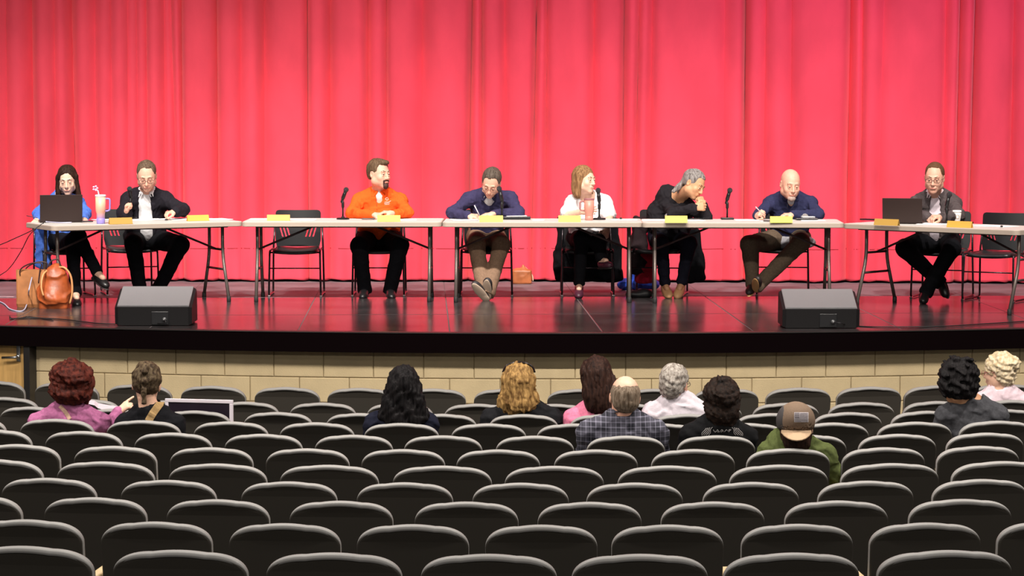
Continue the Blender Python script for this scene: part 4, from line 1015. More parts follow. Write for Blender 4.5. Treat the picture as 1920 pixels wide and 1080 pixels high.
def fig(name_label, h, J, skinm, hairs=None, top=None, legs=None, shoes=None, under=None, fs=1, b=1.0, belly=0.0, female=False, fat=0.0, hands=(), sleeves='long', hb=0.0085, hc=0.008,
        glasses=None, beard=None, face=True, group=None, collar=None, jacket=None, neckr=0.058, extra_top=(), noise=0.010, brow=(0.12, 0.07, 0.04), eye_open=0.7, lo_h=None, opening=None):
    org = N_((J['pel'][0], J['pel'][1], min(J['aL'][2], J['aR'][2])-0.07)) if True else None
    g = {k: N_(v) for k, v in J.items()}
    nb = (g['sL']+g['sR'])/2; g['sL'] = g['sL']-N_((0, 0, .028)); g['sR'] = g['sR']-N_((0, 0, .028)); up = un(nb-g['pel']); rt = un(g['sR']-g['sL']); fw = np.cross(rt, up)*fs; nb = nb+up*0.075
    if 'nb' in g: nb = g['nb']
    M = np.stack([rt, -fw*1.0, up], 1); L = np.linalg.norm(nb-g['pel'])
    def torso(i, bel=1.0):
        P = [E(g['pel']+up*L*.62, (.155*b+i, .108*b+i, .20+i), M, k=.05), E(g['pel']+up*L*.30+fw*(.02+belly*.6), (.145*b+belly*.7+i, .115+belly*bel+i, .18+i), M, k=.05),
             E(g['pel'], (.17*b+i, .125+i, .11+i), M, k=.05), C(g['sL'], g['sR'], .052*b+i, k=.06)]
        for s in ('sL', 'sR'): P.append(C(nb-up*.005, g[s]+up*.004, .050+i*.6, .048*b+i, k=.05))
        return P
    def arm(s, i, upto=1.0, cuff=0.0):
        a, e, w_ = g['s'+s], g['e'+s], g['w'+s]; P = []
        if upto <= 0.5:
            q = a+(e-a)*upto*2*0.8; P.append(C(a, q, .058+i, .056+i+.008, k=.04)); return P
        P.append(C(a, e, .049+i, .041+i, k=.04)); P.append(C(e, w_, .041+i, .030+i+cuff, k=.035)); return P
    root = None
    # ---- the body: one continuous surface
    P = torso(-0.010)
    for s in 'LR':
        P += arm(s, -0.006)
        P.append(C(g['h'+s], g['k'+s], .078, .056, k=.05)); P.append(C(g['k'+s], g['a'+s], .054, .034 if female else .018, k=.04))
        if female: P.append(C(g['a'+s], g['a'+s]+un(g['t'+s]-g['a'+s])*0.09, .032, .026, k=.02))
    base = h.p(0, .022, -.07); P.append(C(nb-up*.02, base, neckr+.004, neckr-.004, k=.035))
    FI = [(h.c-0.15, h.c+0.14)]
    hp = head_prims(h, female, fat) if face else [E(h.p(0, .02, .03), h.r(.077, .096, .09), h.H, k=.02), E(h.p(0, -.03, -.03), h.r(.066, .066, .09), h.H, k=.03)]+[E(h.p(s*.080, .012, -.004), h.r(.009, .019, .032), h.H, k=.008) for s in (-1, 1)]
    P += hp
    for hd in hands: hand(P, FI, *hd[0], **hd[1])
    body = obj('person', local(sdf_mesh('person', P, hb if lo_h is None else lo_h, fine=FI, hf=0.0046 if face else 0.006), org), None, skinm); body.location = org
    tag(body, name_label, 'person', group)
    def part(nm, prims, m, hh=None, nz=None, kind='cloth', parent=body):
        o = obj(nm, local(sdf_mesh(nm, prims, hh or hc, noise=nz, kind=kind), org), parent, m); return o
    sd = int(abs(h.c[0])*1000) % 97
    # ---- clothes
    O = {}
    if top is not None:
        i = 0.008
        P = torso(i)
        for s in 'LR':
            if sleeves == 'long': P += arm(s, i)
            elif sleeves == 'short': P += arm(s, i+.004, 0.5)
        P += list(extra_top(nb, up, rt, fw, g) if callable(extra_top) else extra_top)
        hem = B(g['pel']-up*.27+up*(.02 if jacket is None else -.05), (.6, .6, .25), M, rad=0, k=.01, sign=-1)
        if jacket is None: P.append(hem)
        tri = neg(C(nb+up*.03, base+up*.1, neckr+.012, k=.012)); P.append(tri)
        if collar == 'polo': P.append(E(nb+fw*.085-up*.035, (.034, .055, .062), M, k=.012, sign=-1))
        if sleeves == 'short' or collar == 'open': P.append(E(nb+fw*.05+up*.01, (.075, .09, .055), M, k=.02, sign=-1))
        if jacket is not None:
            O['shirt'] = part('shirt', torso(0.006)+[B(g['pel']-up*.25+up*.02, (.6, .6, .25), M, rad=0, k=.01, sign=-1), neg(C(nb+up*.03, base+up*.1, neckr+.008, k=.01))], top, nz=(0.004, 40, sd))
            P = torso(0.019)
            for s in 'LR': P += arm(s, 0.015, 1.0, 0.004)
            for s in (-1, 1):
                P.append(C(nb+rt*s*.066-fw*.01+up*.012, nb+rt*s*.075+fw*(.085+belly*.1)-up*.10, .016, .014, k=.02)); P.append(C(nb+rt*s*.075+fw*(.095+belly*.1)-up*.10, nb+rt*s*.055+fw*(.13+belly*.9)-up*.30, .016, .010, k=.02))
            P.append(neg(C(nb+up*.03, base+up*.1, neckr+.022, k=.01)))
            ow, ol = opening or (.065, .30)
            P.append(E(nb+fw*(.15+belly*.8)-up*.13, (ow, .14, ol), M, k=.008, sign=-1))
            P.append(hem); O['jacket'] = part('jacket', P, jacket, nz=(noise, 42, sd+1))
        else:
            O['top'] = part('shirt' if sleeves == 'short' else 'pullover', P, top, nz=(noise, 42, sd))
        if collar in ('shirt', 'polo'):
            cm = top if collar == 'polo' or under is None else under; Pc = []
            for a in range(-150, 151, 25):
                a0, a1 = R(a), R(a+25)
                if abs(a+12.5) > 158: continue
                # angle 0 is the nape, +-180 the front
                f = lambda t: nb+up*(.030-.018*(1-math.cos(t))/2)+rt*math.sin(t)*(neckr+.014)-fw*(math.cos(t)*(neckr+.012)-.012)
                Pc.append(C(f(a0), f(a1), .012, k=.008))
            for s in (-1, 1):
                q = nb+up*.010+rt*s*.022+fw*(neckr+.030); kk = .6 if jacket is not None else 1; Pc.append(C(q+rt*s*.012*(jacket is not None), q-up*.045*kk+rt*s*.028+fw*.010, .013*kk, .007*kk, k=.01)); Pc.append(C(q+rt*s*.035-fw*.02+up*.008, q-up*.040*kk+rt*s*.045+fw*.004, .012*kk, .008*kk, k=.014))
            O['collar'] = part('collar', Pc, cm, 0.005)
            if under is not None and jacket is None:
                part('undershirt', [E(nb+fw*.030-up*.035, (.066, .072, .085), M, k=.02), neg(C(nb+up*.02, base+up*.1, neckr+.004, k=.006))], under, 0.006)
        if jacket is not None:
            for s in 'LR':
                w_ = g['w'+s]; d = un(w_-g['e'+s]); part('shirt_cuff', [C(w_-d*.035, w_+d*.012, .036, .035, k=.0)], top, 0.005)
    if legs is not None:
        P = [E(g['pel'], (.185*b+belly*.3, .140+belly*.4, .118), M, k=.05)]
        for s in 'LR':
            P.append(C(g['h'+s], g['k'+s], .097*b*(.9 if female else 1), .080 if not female else .072, k=.05)); e_ = g['a'+s]+un(g['k'+s]-g['a'+s])*(0.03 if female else -.035); P.append(C(g['k'+s], e_, .078 if not female else .068, .060 if not female else .048, k=.03)); P.append(C(e_, e_-un(g['k'+s]-g['a'+s])*.012, .062 if not female else .049, .060 if not female else .048, k=.02)); P.append(B(e_-un(g['k'+s]-g['a'+s])*.10, (.1, .1, .07), np.array(frame_dir(Vector(un(g['k'+s]-g['a'+s])))), rad=.0, k=.005, sign=-1))
        O['trousers'] = part('trousers', P, legs, 0.009, nz=(0.006, 26, sd+2))
    if shoes is not None:
        um, sm = shoes
        for s in 'LR':
            a, t_ = g['a'+s], g['t'+s]; f = un(t_-a); kn = un(g['k'+s]-a); u = kn-f*(kn@f); u = un(u); sdv = np.cross(u, f); Ms = np.stack([sdv, f, u], 1)
            c = a-u*.035+f*.055
            sh = part('shoe', [E(c, (.042, .130, .036), Ms, k=.02), E(c+f*.075-u*.005, (.042, .060, .030), Ms, k=.02), E(a-f*.01-u*.01, (.037, .048, .055) if female else (.046, .056, .075), Ms, k=.02), B(c-u*.06, (.08, .2, .03), Ms, rad=.002, k=.004, sign=-1)], um, 0.006)
            part('sole', [E(c-u*.030+f*.008, (.044, .140, .012), Ms, k=.01), E(c-u*.030-f*.085, (.036, .045, .012), Ms, k=.01)], sm, 0.005, parent=sh)
    # ---- hair, beard, face details
    for spec in (hairs or []):
        kind, m, nz, hk = spec[:4]
        P = hair_prims(h, kind) if isinstance(kind, str) else kind
        part('hair', P, m, 0.006 if face else 0.007, nz, hk)
    if beard is not None: part('beard', [q for q in beard[0]], beard[1], 0.005, (0.003, 140, 3), 'curl')
    if face:
        MW = mat('eye_white', (0.72, 0.66, 0.62), 0.3); MI = mat('iris_dark', (0.03, 0.02, 0.015), 0.2); ML = mat('lips_%d' % sd, tuple(a*bb for a, bb in zip(skinm.node_tree.nodes['Principled BSDF'].inputs['Base Color'].default_value[:3], (0.82, 0.55, 0.58))), 0.4)
        MB_ = mat('brow_%.2f_%.2f' % (brow[0], brow[1]), brow, 0.7)
        for s in (-1, 1):
            bm = BM(); c = Vector(h.p(s*.031, -.079, .004)-org); bmesh.ops.create_uvsphere(bm, u_segments=12, v_segments=8, radius=.0118*h.s); bmesh.ops.translate(bm, vec=c, verts=bm.verts)
            ey = obj('eye', fin(bm, True), body, MW)
            bm = BM(); c = Vector(h.p(s*.031, -.0865, .003-0.0035*(1-eye_open))-org); bmesh.ops.create_uvsphere(bm, u_segments=10, v_segments=6, radius=.0068*h.s); bmesh.ops.translate(bm, vec=c, verts=bm.verts)
            obj('iris', fin(bm, True), ey, MI)
            if eye_open < 0.8:
                part('eyelid', [E(h.p(s*.031, -.0795, .0100-.006*(1-eye_open)), h.r(.0150, .0140, .0085), h.H, k=0), E(h.p(s*.031, -.0785, -.0085), h.r(.0145, .0130, .0070), h.H, k=0)], skinm, 0.0035)
            part('eyebrow', [C(h.p(s*.014, -.090, .026), h.p(s*.034, -.087, .031), .0034*h.s, .0036*h.s, k=.003), C(h.p(s*.034, -.087, .031), h.p(s*.050, -.076, .026), .0036*h.s, .002*h.s, k=.003)], MB_, 0.0025)
        part('mouth', [C(h.p(-.019, -.0935, -.0655), h.p(.019, -.0935, -.0655), .0052*h.s, k=.002), E(h.p(0, -.0965, -.0655), h.r(.015, .006, .0065), h.H, k=.003)], ML, 0.003)
    if glasses is not None:
        bm = BM(); rr, hh_ = .026, .018
        for s in (-1, 1):
            pts = [Vector(h.p(s*.033+rr*math.cos(a)*(1 if abs(math.cos(a)) < .8 else 1), -.103, .000+hh_*math.sin(a))-org) for a in [i*math.pi/8 for i in range(17)]]
            tube(bm, pts, 0.0019, 6); tube(bm, [Vector(h.p(s*.059, -.100, .006)-org), Vector(h.p(s*.080, -.05, .008)-org), Vector(h.p(s*.084, .01, .006)-org)], 0.0016, 6)
        tube(bm, [Vector(h.p(-.007, -.103, .004)-org), Vector(h.p(0, -.106, .007)-org), Vector(h.p(.007, -.103, .004)-org)], 0.0017, 6)
        gl = obj('eyeglasses', fin(bm, True), body, glasses)
    return body, org, O, dict(nb=nb, up=up, rt=rt, fw=fw, M=M)
def attach(o, me_bm, nm, m, parent, org):
    return obj(nm, me_bm, parent, m)
def bvh_of(objs):
    V = []; F = []
    for o in objs:
        off = len(V); mw = Matrix.Translation(o.location) if o.parent is None else Matrix.Translation(o.parent.location)
        V += [mw @ v.co for v in o.data.vertices]; F += [tuple(off+i for i in p.vertices) for p in o.data.polygons]
    return BVHTree.FromPolygons(V, F)
def hit(bv, px, py, lift=0.002):
    r_ = ray(px, py); loc, nrm, i, dist = bv.ray_cast(CAM, r_)
    return None if loc is None else loc-r_*lift
def on_surf(bv, paths, rad, org, lift=0.001):
    bm = BM()
    for path in paths:
        P = [hit(bv, x, y, lift) for x, y in path]; P = [p-Vector(org) for p in P if p is not None]
        if len(P) > 1: tube(bm, P, rad, 5)
    return fin(bm, True)
BK = cloth('black_trousers', (0.006, 0.006, 0.008), rough=0.9, sheen=0.0); SHOEB = (mat('shoe_black', (0.010, 0.009, 0.010), 0.35), mat('sole_black', (0.012, 0.012, 0.012), 0.7))
def dn(x, y=-1.0, z=-0.05): return (x, y, z)
# ---- 1 woman in the blue cardigan
h = Hd(W(126, 338, 25.0), 4, 15, -3, 1.06)
J = dict(sL=W(93, 377, 25.10), sR=W(146, 377, 25.14), eL=W(72, 402, 24.95), eR=W(160, 400, 24.95), wL=W(72, 412.5, 24.55), wR=W(157, 411.5, 24.55), pel=onto(124, .54, 25.15), hL=onto(108, .53, 25.1), hR=onto(140, .53, 25.1),
         kL=onto(136, .54, 24.65), kR=onto(146, .60, 24.60), aL=onto(142, .085, 24.25), aR=onto(184, .27, 24.35), tL=onto(147, .03, 24.02), tR=onto(203, .20, 24.22))
blue = cloth('blue_cardigan', (0.075, 0.17, 0.60))
b1 = fig('woman with long dark hair in a blue cardigan looking down at an open laptop', h, J, SK_B,
    [('long', hairm('darkbrown', (0.018, 0.008, 0.006), (0.045, 0.022, 0.014)), (0.003, 150, 5), 'hair')], blue, BK, (SHOEB[0], mat('sole_dark', (0.03, 0.02, 0.02), 0.6)), female=True, b=0.88, collar='open',
    hands=[((J['wL']+Vector((-.01, -.03, 0)), (-.1, -1, -.35), (0, .2, -1), 1), dict(curl=(25, 30, 20), size=.92)), ((J['wR']+Vector((.01, -.03, 0)), (.25, -1, -.35), (0, .2, -1), -1), dict(curl=(25, 30, 20), size=.92))], brow=(0.03, 0.015, 0.01), eye_open=0.5)
bd, og = b1[0], b1[1]
part_ = sdf_mesh('top_front', [E(N_(J['pel'])*.35+b1[3]['nb']*.65+b1[3]['fw']*.045, (.075, .088, .19), b1[3]['M'], k=0)], 0.007)
obj('dark_top', local(part_, og), bd, cloth('dark_navy', (0.012, 0.012, 0.03)))
# cardigan tail hanging over the chair
o_ = N_(onto(80, 0.5, 25.15)); me = sdf_mesh('cardigan_tail', [B(o_+[0, 0, -.02], (.045, .05, .18), rad=.015, k=.02), B(o_+[.03, -.02, -.13], (.035, .03, .09), rad=.01, k=.02)], 0.008, noise=(0.016, 24, 3))
obj('cardigan_tail', local(me, og), bd, blue)
# pen in her left hand
bm = BM(); a = W(50, 404.5, 24.5); c_ = W(70, 408.5, 24.45); tube(bm, [a, c_], 0.0035, 6); o = obj('pen', fin(bm, True), None, mat('pen_dark', (0.08, 0.05, 0.07), 0.4)); tag(o, 'dark pen between the fingers of the woman in the blue cardigan', 'pen')
# ---- 2 man in the dark suit
h = Hd(W(275, 330, 25.15), 6, 26, -2, 1.09, 1.02)
J = dict(sL=W(242, 372, 25.32), sR=W(308, 370, 25.32), eL=W(231, 400, 25.05), eR=W(343, 394, 25.15), wL=W(238, 400, 24.82), wR=W(331, 397, 24.90), pel=onto(272, .54, 25.5), hL=onto(256, .53, 25.45), hR=onto(290, .53, 25.45),
         kL=onto(250, .51, 25.0), kR=onto(338, .50, 25.0), aL=onto(262, .10, 25.0), aR=onto(300, .10, 25.2), tL=onto(262, .04, 24.8), tR=onto(297, .04, 25.0))
wsh = cloth('white_shirt', (0.82, 0.80, 0.82), 0.03)
b2 = fig('man with receding hair in a dark suit and open white shirt, looking down at papers', h, J, SK_P,
    [('recede', hairm('greybrown', (0.07, 0.042, 0.028), (0.16, 0.11, 0.075)), (0.003, 160, 5), 'hair')], wsh, BK, SHOEB, b=1.05, belly=0.03, collar='shirt', jacket=cloth('charcoal_suit', (0.016, 0.014, 0.019)), opening=(.068, .42),
    hands=[((J['wL']+Vector((0, -.02, .01)), (.12, -.35, .8), (.8, -.2, -.1), -1), dict(curl=(60, 70, 40))), ((J['wR']+Vector((-.01, -.01, 0)), (-.85, -.5, -.1), (-.1, 0, -1), 1), dict(curl=(45, 50, 30)))],
    glasses=mat('glasses_dark', (0.05, 0.03, 0.03), 0.3), fat=0.006, eye_open=0.4)
# ---- 3 man in orange
h = Hd(W(711, 326, 25.30), 46, 3, 0, 1.10, 1.0)
J = dict(sL=W(674, 372, 25.42), sR=W(749, 372, 25.42), eL=W(659, 399, 25.22), eR=W(764, 399, 25.22), wL=W(699, 403, 25.02), wR=W(736, 402, 25.02), pel=onto(711, .55, 25.5), hL=onto(692, .53, 25.45), hR=onto(730, .53, 25.45),
         kL=onto(674, .49, 25.02), kR=onto(750, .49, 25.02), aL=onto(683, .10, 25.12), aR=onto(733, .10, 25.12), tL=onto(678, .04, 24.93), tR=onto(737, .04, 24.93))
orange = cloth('orange_pullover', (0.86, 0.105, 0.015), 0.06)
goat = lambda h: [E(h.p(0, -.088, -.098), h.r(.024, .022, .026), h.H, k=.01), C(h.p(-.022, -.090, -.055), h.p(.022, -.090, -.055), .0075*h.s, k=.005), C(h.p(-.024, -.088, -.056), h.p(-.020, -.085, -.09), .0075*h.s, k=.006), C(h.p(.024, -.088, -.056), h.p(.020, -.085, -.09), .0075*h.s, k=.006), E(h.p(0, -.103, -.0655), h.r(.013, .014, .008), h.H, k=.004, sign=-1)]
b3 = fig('bearded man in an orange quarter-zip pullover with clasped hands, looking to the right', h, J, SK_P,
    [('short', hairm('brown', (0.075, 0.042, 0.022), (0.16, 0.10, 0.06)), (0.004, 150, 6), 'hair')], orange, BK, SHOEB, under=wsh, b=1.12, belly=0.045, collar='polo', beard=(goat(h), mat('beard_brown', (0.045, 0.014, 0.010), 0.7)), fat=0.008,
    hands=[((J['wL']+Vector((0, -.01, 0)), (.95, -.25, .1), (0, .15, -1), -1), dict(curl=(30, 35, 20))), ((J['wR']+Vector((0, -.03, .012)), (-.95, -.15, .15), (0, .1, -1), 1), dict(curl=(30, 35, 25)))])
bv = bvh_of([b3[2]['top']])
circ = lambda cx, cy, r, n=14: [(cx+r*math.cos(2*math.pi*i/n), cy+r*math.sin(2*math.pi*i/n)) for i in range(n+1)]
white_pr = mat('print_white', (0.85, 0.75, 0.72), 0.6)
obj('chest_emblem', on_surf(bv, [circ(725.5, 373, 2.4), [(721, 379.5), (724, 378.5), (728, 379), (733, 376.5)], [(720.5, 381.5), (726, 381), (731, 380.8)], [(721, 383.5), (725, 383.3), (730, 383)], [(649, 373.5), (652, 371.5), (655, 371)]], 0.0022, b3[1]), b3[0], white_pr)
obj('placket_seam', on_surf(bv, [[(705.5, 372), (706.5, 382), (707, 395)]], 0.002, b3[1]), b3[0], mat('seam_dark_orange', (0.45, 0.03, 0.01), 0.8))
# ---- 4 man writing
h = Hd(W(921, 343, 25.12), -12, 36, 10, 1.06)
J = dict(sL=W(880, 368, 25.36), sR=W(957, 368, 25.36), eL=W(848, 399, 25.14), eR=W(973, 399, 25.14), wL=W(878, 404.5, 24.98), wR=W(926, 402, 25.0), pel=onto(912, .55, 25.5), hL=onto(897, .53, 25.45), hR=onto(929, .53, 25.45), nb=N_(W(917, 362, 25.32)),
         kL=onto(893, .50, 25.0), kR=onto(940, .50, 25.0), aL=onto(907, .085, 24.72), aR=onto(917, .10, 24.75), tL=onto(886, .215, 24.60), tR=onto(916, .24, 24.62))
navy = cloth('navy_pullover', (0.040, 0.035, 0.085)); khaki = cloth('khaki_trousers', (0.24, 0.15, 0.10))
b4 = fig('man with short grey-brown hair in a dark navy pullover, bent over and writing', h, J, SK_P,
    [('crop', hairm('dark_grey_brown', (0.05, 0.037, 0.028), (0.13, 0.10, 0.08)), (0.004, 160, 5), 'hair')], navy, khaki, (mat('shoe_dark_grey', (0.03, 0.025, 0.028), 0.6), mat('sole_beige', (0.62, 0.47, 0.36), 0.6)), under=wsh, b=1.0, collar='polo',
    hands=[((J['wL']+Vector((.0, -.01, 0)), (.95, -.3, -.05), (0, .35, -1), -1), dict(curl=(40, 45, 25))), ((J['wR']+Vector((0, -.02, .005)), (-.95, -.1, -.08), (0, .1, -1), 1), dict(curl=(12, 15, 10)))],
    glasses=mat('glasses_wire', (0.25, 0.15, 0.12), 0.3, metal=0.6), eye_open=0.3)
bm = BM(); tube(bm, [W(889.5, 385, 24.86), W(899, 403.5, 24.88)], [0.005, 0.0035], 8); o = obj('pen', fin(bm, True), None, mat('pen_white', (0.85, 0.8, 0.82), 0.4)); tag(o, 'white pen in the hand of the man writing in navy', 'pen')
# ---- 5 blonde woman
h = Hd(W(1096, 337, 25.28), 52, 3, 2, 1.04)
J = dict(sL=W(1074, 376, 25.40), sR=W(1132, 376, 25.42), eL=W(1064, 403, 25.20), eR=W(1142, 405, 25.24), wL=W(1092, 397, 25.02), wR=W(1138, 432, 25.18), pel=onto(1102, .55, 25.5), hL=onto(1085, .53, 25.45), hR=onto(1118, .53, 25.45), nb=N_(W(1100, 368, 25.38)),
         kL=onto(1090, .56, 25.0), kR=onto(1122, .52, 25.0), aL=onto(1086, .12, 25.05), aR=onto(1129, .35, 24.95), tL=onto(1085, .05, 24.85), tR=onto(1142, .36, 24.8))
b5 = fig('blonde woman in a white short-sleeved top, one hand on her chest, looking to the right', h, J, SK_B,
    [('bob', hairm('blonde', (0.36, 0.20, 0.09), (0.15, 0.075, 0.035)), (0.003, 150, 5), 'hair')], cloth('white_top', (0.84, 0.80, 0.82), 0.03), BK, (mat('shoe_plum', (0.06, 0.015, 0.03), 0.4), SHOEB[1]), female=True, b=1.04, belly=0.035, sleeves='short', fat=0.006,
    hands=[((J['wL']+Vector((.0, -.01, 0)), (.95, .12, .10), (0, 1, 0), 1), dict(curl=(12, 12, 10), size=.95)), ((J['wR'], (-.2, -.6, -.5), (-.6, .4, -.5), -1), dict(curl=(30, 30, 20), size=.92))], brow=(0.14, 0.07, 0.04))
# ---- 6 grey-haired woman leaning
h = Hd(W(1301, 346, 25.05), 52, 26, 16, 1.06)
J = dict(sL=W(1246, 376, 25.40), sR=W(1290, 383, 25.22), eL=W(1262, 400, 25.05), eR=W(1325, 410, 25.0), wL=W(1302, 389, 24.90), wR=W(1319, 386, 24.95), pel=onto(1250, .56, 25.5), hL=onto(1235, .53, 25.45), hR=onto(1268, .53, 25.45), nb=N_(W(1276, 366, 25.25)),
         kL=onto(1240, .50, 25.0), kR=onto(1292, .51, 25.0), aL=onto(1247, .12, 25.1), aR=onto(1278, .13, 25.1), tL=onto(1256, .04, 24.9), tR=onto(1270, .045, 24.95))
blk = cloth('black_jacket', (0.016, 0.014, 0.017))
b6 = fig('grey-haired woman in a black jacket leaning forward with both hands at her mouth', h, J, SK_T,
    [('tied', hairm('grey', (0.10, 0.085, 0.08), (0.34, 0.31, 0.30)), (0.003, 130, 5), 'hair')], blk, cloth('dark_navy_trousers', (0.010, 0.010, 0.018)), (mat('shoe_tan', (0.62, 0.33, 0.16), 0.5), mat('sole_tan', (0.55, 0.30, 0.15), 0.6)), female=True, b=1.1, belly=0.045, fat=0.008, collar='open',
    hands=[((J['wL']+Vector((.0, -.0, 0)), (.9, -.15, .12), (.1, .9, -.1), 1), dict(curl=(45, 45, 25))), ((J['wR']+Vector((0, -.01, .0)), (-.35, .1, .8), (-.7, .6, .2), -1), dict(curl=(65, 75, 45)))], brow=(0.10, 0.06, 0.04), eye_open=0.5)
# ---- 7 bald man
h = Hd(W(1482, 346, 25.18), 10, 14, 3, 1.13, 1.0)
J = dict(sL=W(1445, 377, 25.38), sR=W(1518, 377, 25.38), eL=W(1424, 402, 25.15), eR=W(1534, 402, 25.12), wL=W(1419, 404.5, 24.92), wR=W(1487, 403, 24.98), pel=onto(1478, .55, 25.5), hL=onto(1460, .53, 25.45), hR=onto(1497, .53, 25.45),
         kL=onto(1405, .50, 25.05), kR=onto(1502, .52, 25.0), aL=onto(1411, .16, 25.05), aR=onto(1425, .15, 24.85), tL=onto(1400, .07, 24.85), tR=onto(1427, .25, 24.66))
olive = cloth('olive_trousers', (0.13, 0.092, 0.064))
b7 = fig('bald man in a navy zip pullover with grey beard, writing with a pen', h, J, SK_P,
    [], cloth('deep_navy', (0.028, 0.030, 0.075)), olive, (mat('shoe_dark', (0.02, 0.015, 0.014), 0.5), mat('sole_amber', (0.55, 0.30, 0.12), 0.5)), under=wsh, b=1.08, belly=0.03, collar='polo', fat=0.006,
    beard=([E(h.p(0, -.078, -.098), h.r(.034, .030, .024), h.H, k=.01), C(h.p(-.024, -.087, -.054), h.p(.024, -.087, -.054), .0065*h.s, k=.005), E(h.p(0, -.103, -.0655), h.r(.018, .012, .009), h.H, k=.004, sign=-1)], mat('beard_grey', (0.42, 0.30, 0.26), 0.7)),
    hands=[((J['wL']+Vector((.0, -.02, .0)), (.25, -.8, .35), (.8, 0, -.6), -1), dict(curl=(50, 55, 30))), ((J['wR']+Vector((0, -.01, .0)), (-.95, -.15, .05), (0, .1, -1), 1), dict(curl=(25, 30, 20)))], brow=(0.35, 0.22, 0.16), eye_open=0.5)
part_ = sdf_mesh('shirt_tail', [E(N_(J['pel'])+b7[3]['fw']*.07+N_((.02, 0, -.02)), (.235, .16, .07), None, k=0), B(N_(J['pel'])+N_((0, 0, .1)), (.4, .4, .06), rad=.01, k=.01, sign=-1)], 0.008, noise=(0.02, 22, 8))
obj('shirt_tail', local(part_, b7[1]), b7[0], cloth('light_grey', (0.38, 0.37, 0.40)))
bm = BM(); tube(bm, [W(1417, 388, 24.72), W(1431, 402.5, 24.78)], [0.005, 0.0035], 8); o = obj('pen', fin(bm, True), None, mat('pen_pink', (0.8, 0.5, 0.5), 0.4)); tag(o, 'pale pink pen in the hand of the bald man', 'pen')
bv = bvh_of([b7[2]['top']])
obj('zip', on_surf(bv, [[(1477, 377), (1476.5, 384), (1476, 396)]], 0.0022, b7[1]), b7[0], mat('zip_grey', (0.25, 0.25, 0.28), 0.3, metal=0.8))
# ---- 8 man in grey jacket
h = Hd(W(1752, 334, 24.70), -16, 12, 2, 1.11, 0.98)
J = dict(sL=W(1722, 377, 24.95), sR=W(1786, 377, 24.88), eL=W(1712, 403, 24.75), eR=W(1797, 404, 24.55), wL=W(1738, 408, 24.42), wR=W(1765, 409.5, 24.30), pel=onto(1758, .55, 25.0), hL=onto(1742, .53, 24.95), hR=onto(1778, .53, 24.95),
         kL=onto(1696, .49, 24.6), kR=onto(1785, .50, 24.5), aL=onto(1757, .20, 24.62), aR=onto(1740, .13, 24.45), tL=onto(1769, .06, 24.50), tR=onto(1735, .035, 24.28))
b8 = fig('man with glasses in a grey-brown jacket and pale shirt, hands clasped beside a laptop', h, J, SK_P,
    [('recede', hairm('lightbrown', (0.10, 0.045, 0.02), (0.13, 0.07, 0.04)), (0.002, 160, 5), 'hair')], cloth('pale_pink_shirt', (0.72, 0.62, 0.68), 0.03), BK, SHOEB, b=1.06, belly=0.03, collar='shirt', jacket=cloth('grey_brown_jacket', (0.085, 0.068, 0.070)), opening=(.055, .34),
    hands=[((J['wL']+Vector((.0, -.01, .0)), (.7, -.6, .0), (.4, .3, -.8), -1), dict(curl=(50, 55, 30))), ((J['wR']+Vector((0, -.01, .012)), (-.85, -.35, .05), (-.2, .2, -1), 1), dict(curl=(45, 50, 30)))],
    glasses=mat('glasses_black', (0.02, 0.015, 0.015), 0.3), brow=(0.12, 0.06, 0.03), fat=0.004)
# ---- coats hanging on chairs
def drape(px, zc, d, hx, hy, hz, m, label, name, seed, tilt=0, cat='coat'):
    o_ = N_(onto(px, zc, d)); bt = np.array(Matrix.Rotation(R(tilt), 3, 'Y'))
    me = sdf_mesh(name, [B(o_, (hx, hy, hz), bt, rad=.02, k=.02), B(o_+[0, 0, -hz*.5], (hx*1.12, hy*1.1, hz*.5), bt, rad=.02, k=.04)], 0.009, noise=(0.022, 17, seed)); bo = obj(name, local(me, o_), None, m); bo.location = o_; tag(bo, label, cat); return bo
drape(1103, .42, 25.72, .27, .03, .28, cloth('coat_black', (0.008, 0.008, 0.010)), 'long black coat hanging over the chair of the blonde woman', 'winter_coat', 4)
drape(1197, .47, 25.55, .045, .09, .24, cloth('coat_dark', (0.02, 0.012, 0.014)), 'dark coat sleeve side hanging from the grey haired woman\'s chair', 'winter_coat', 9, 6)
drape(1212, .36, 25.55, .055, .08, .22, cloth('coat_red', (0.35, 0.01, 0.03)), 'dark red coat lining hanging below the grey haired woman\'s chair', 'scarf', 12, 3, 'scarf')
drape(1300, .36, 25.62, .06, .06, .22, cloth('coat_black', (0.008, 0.008, 0.010)), 'black coat hanging at the right of the grey haired woman\'s chair', 'winter_coat', 15, -8)

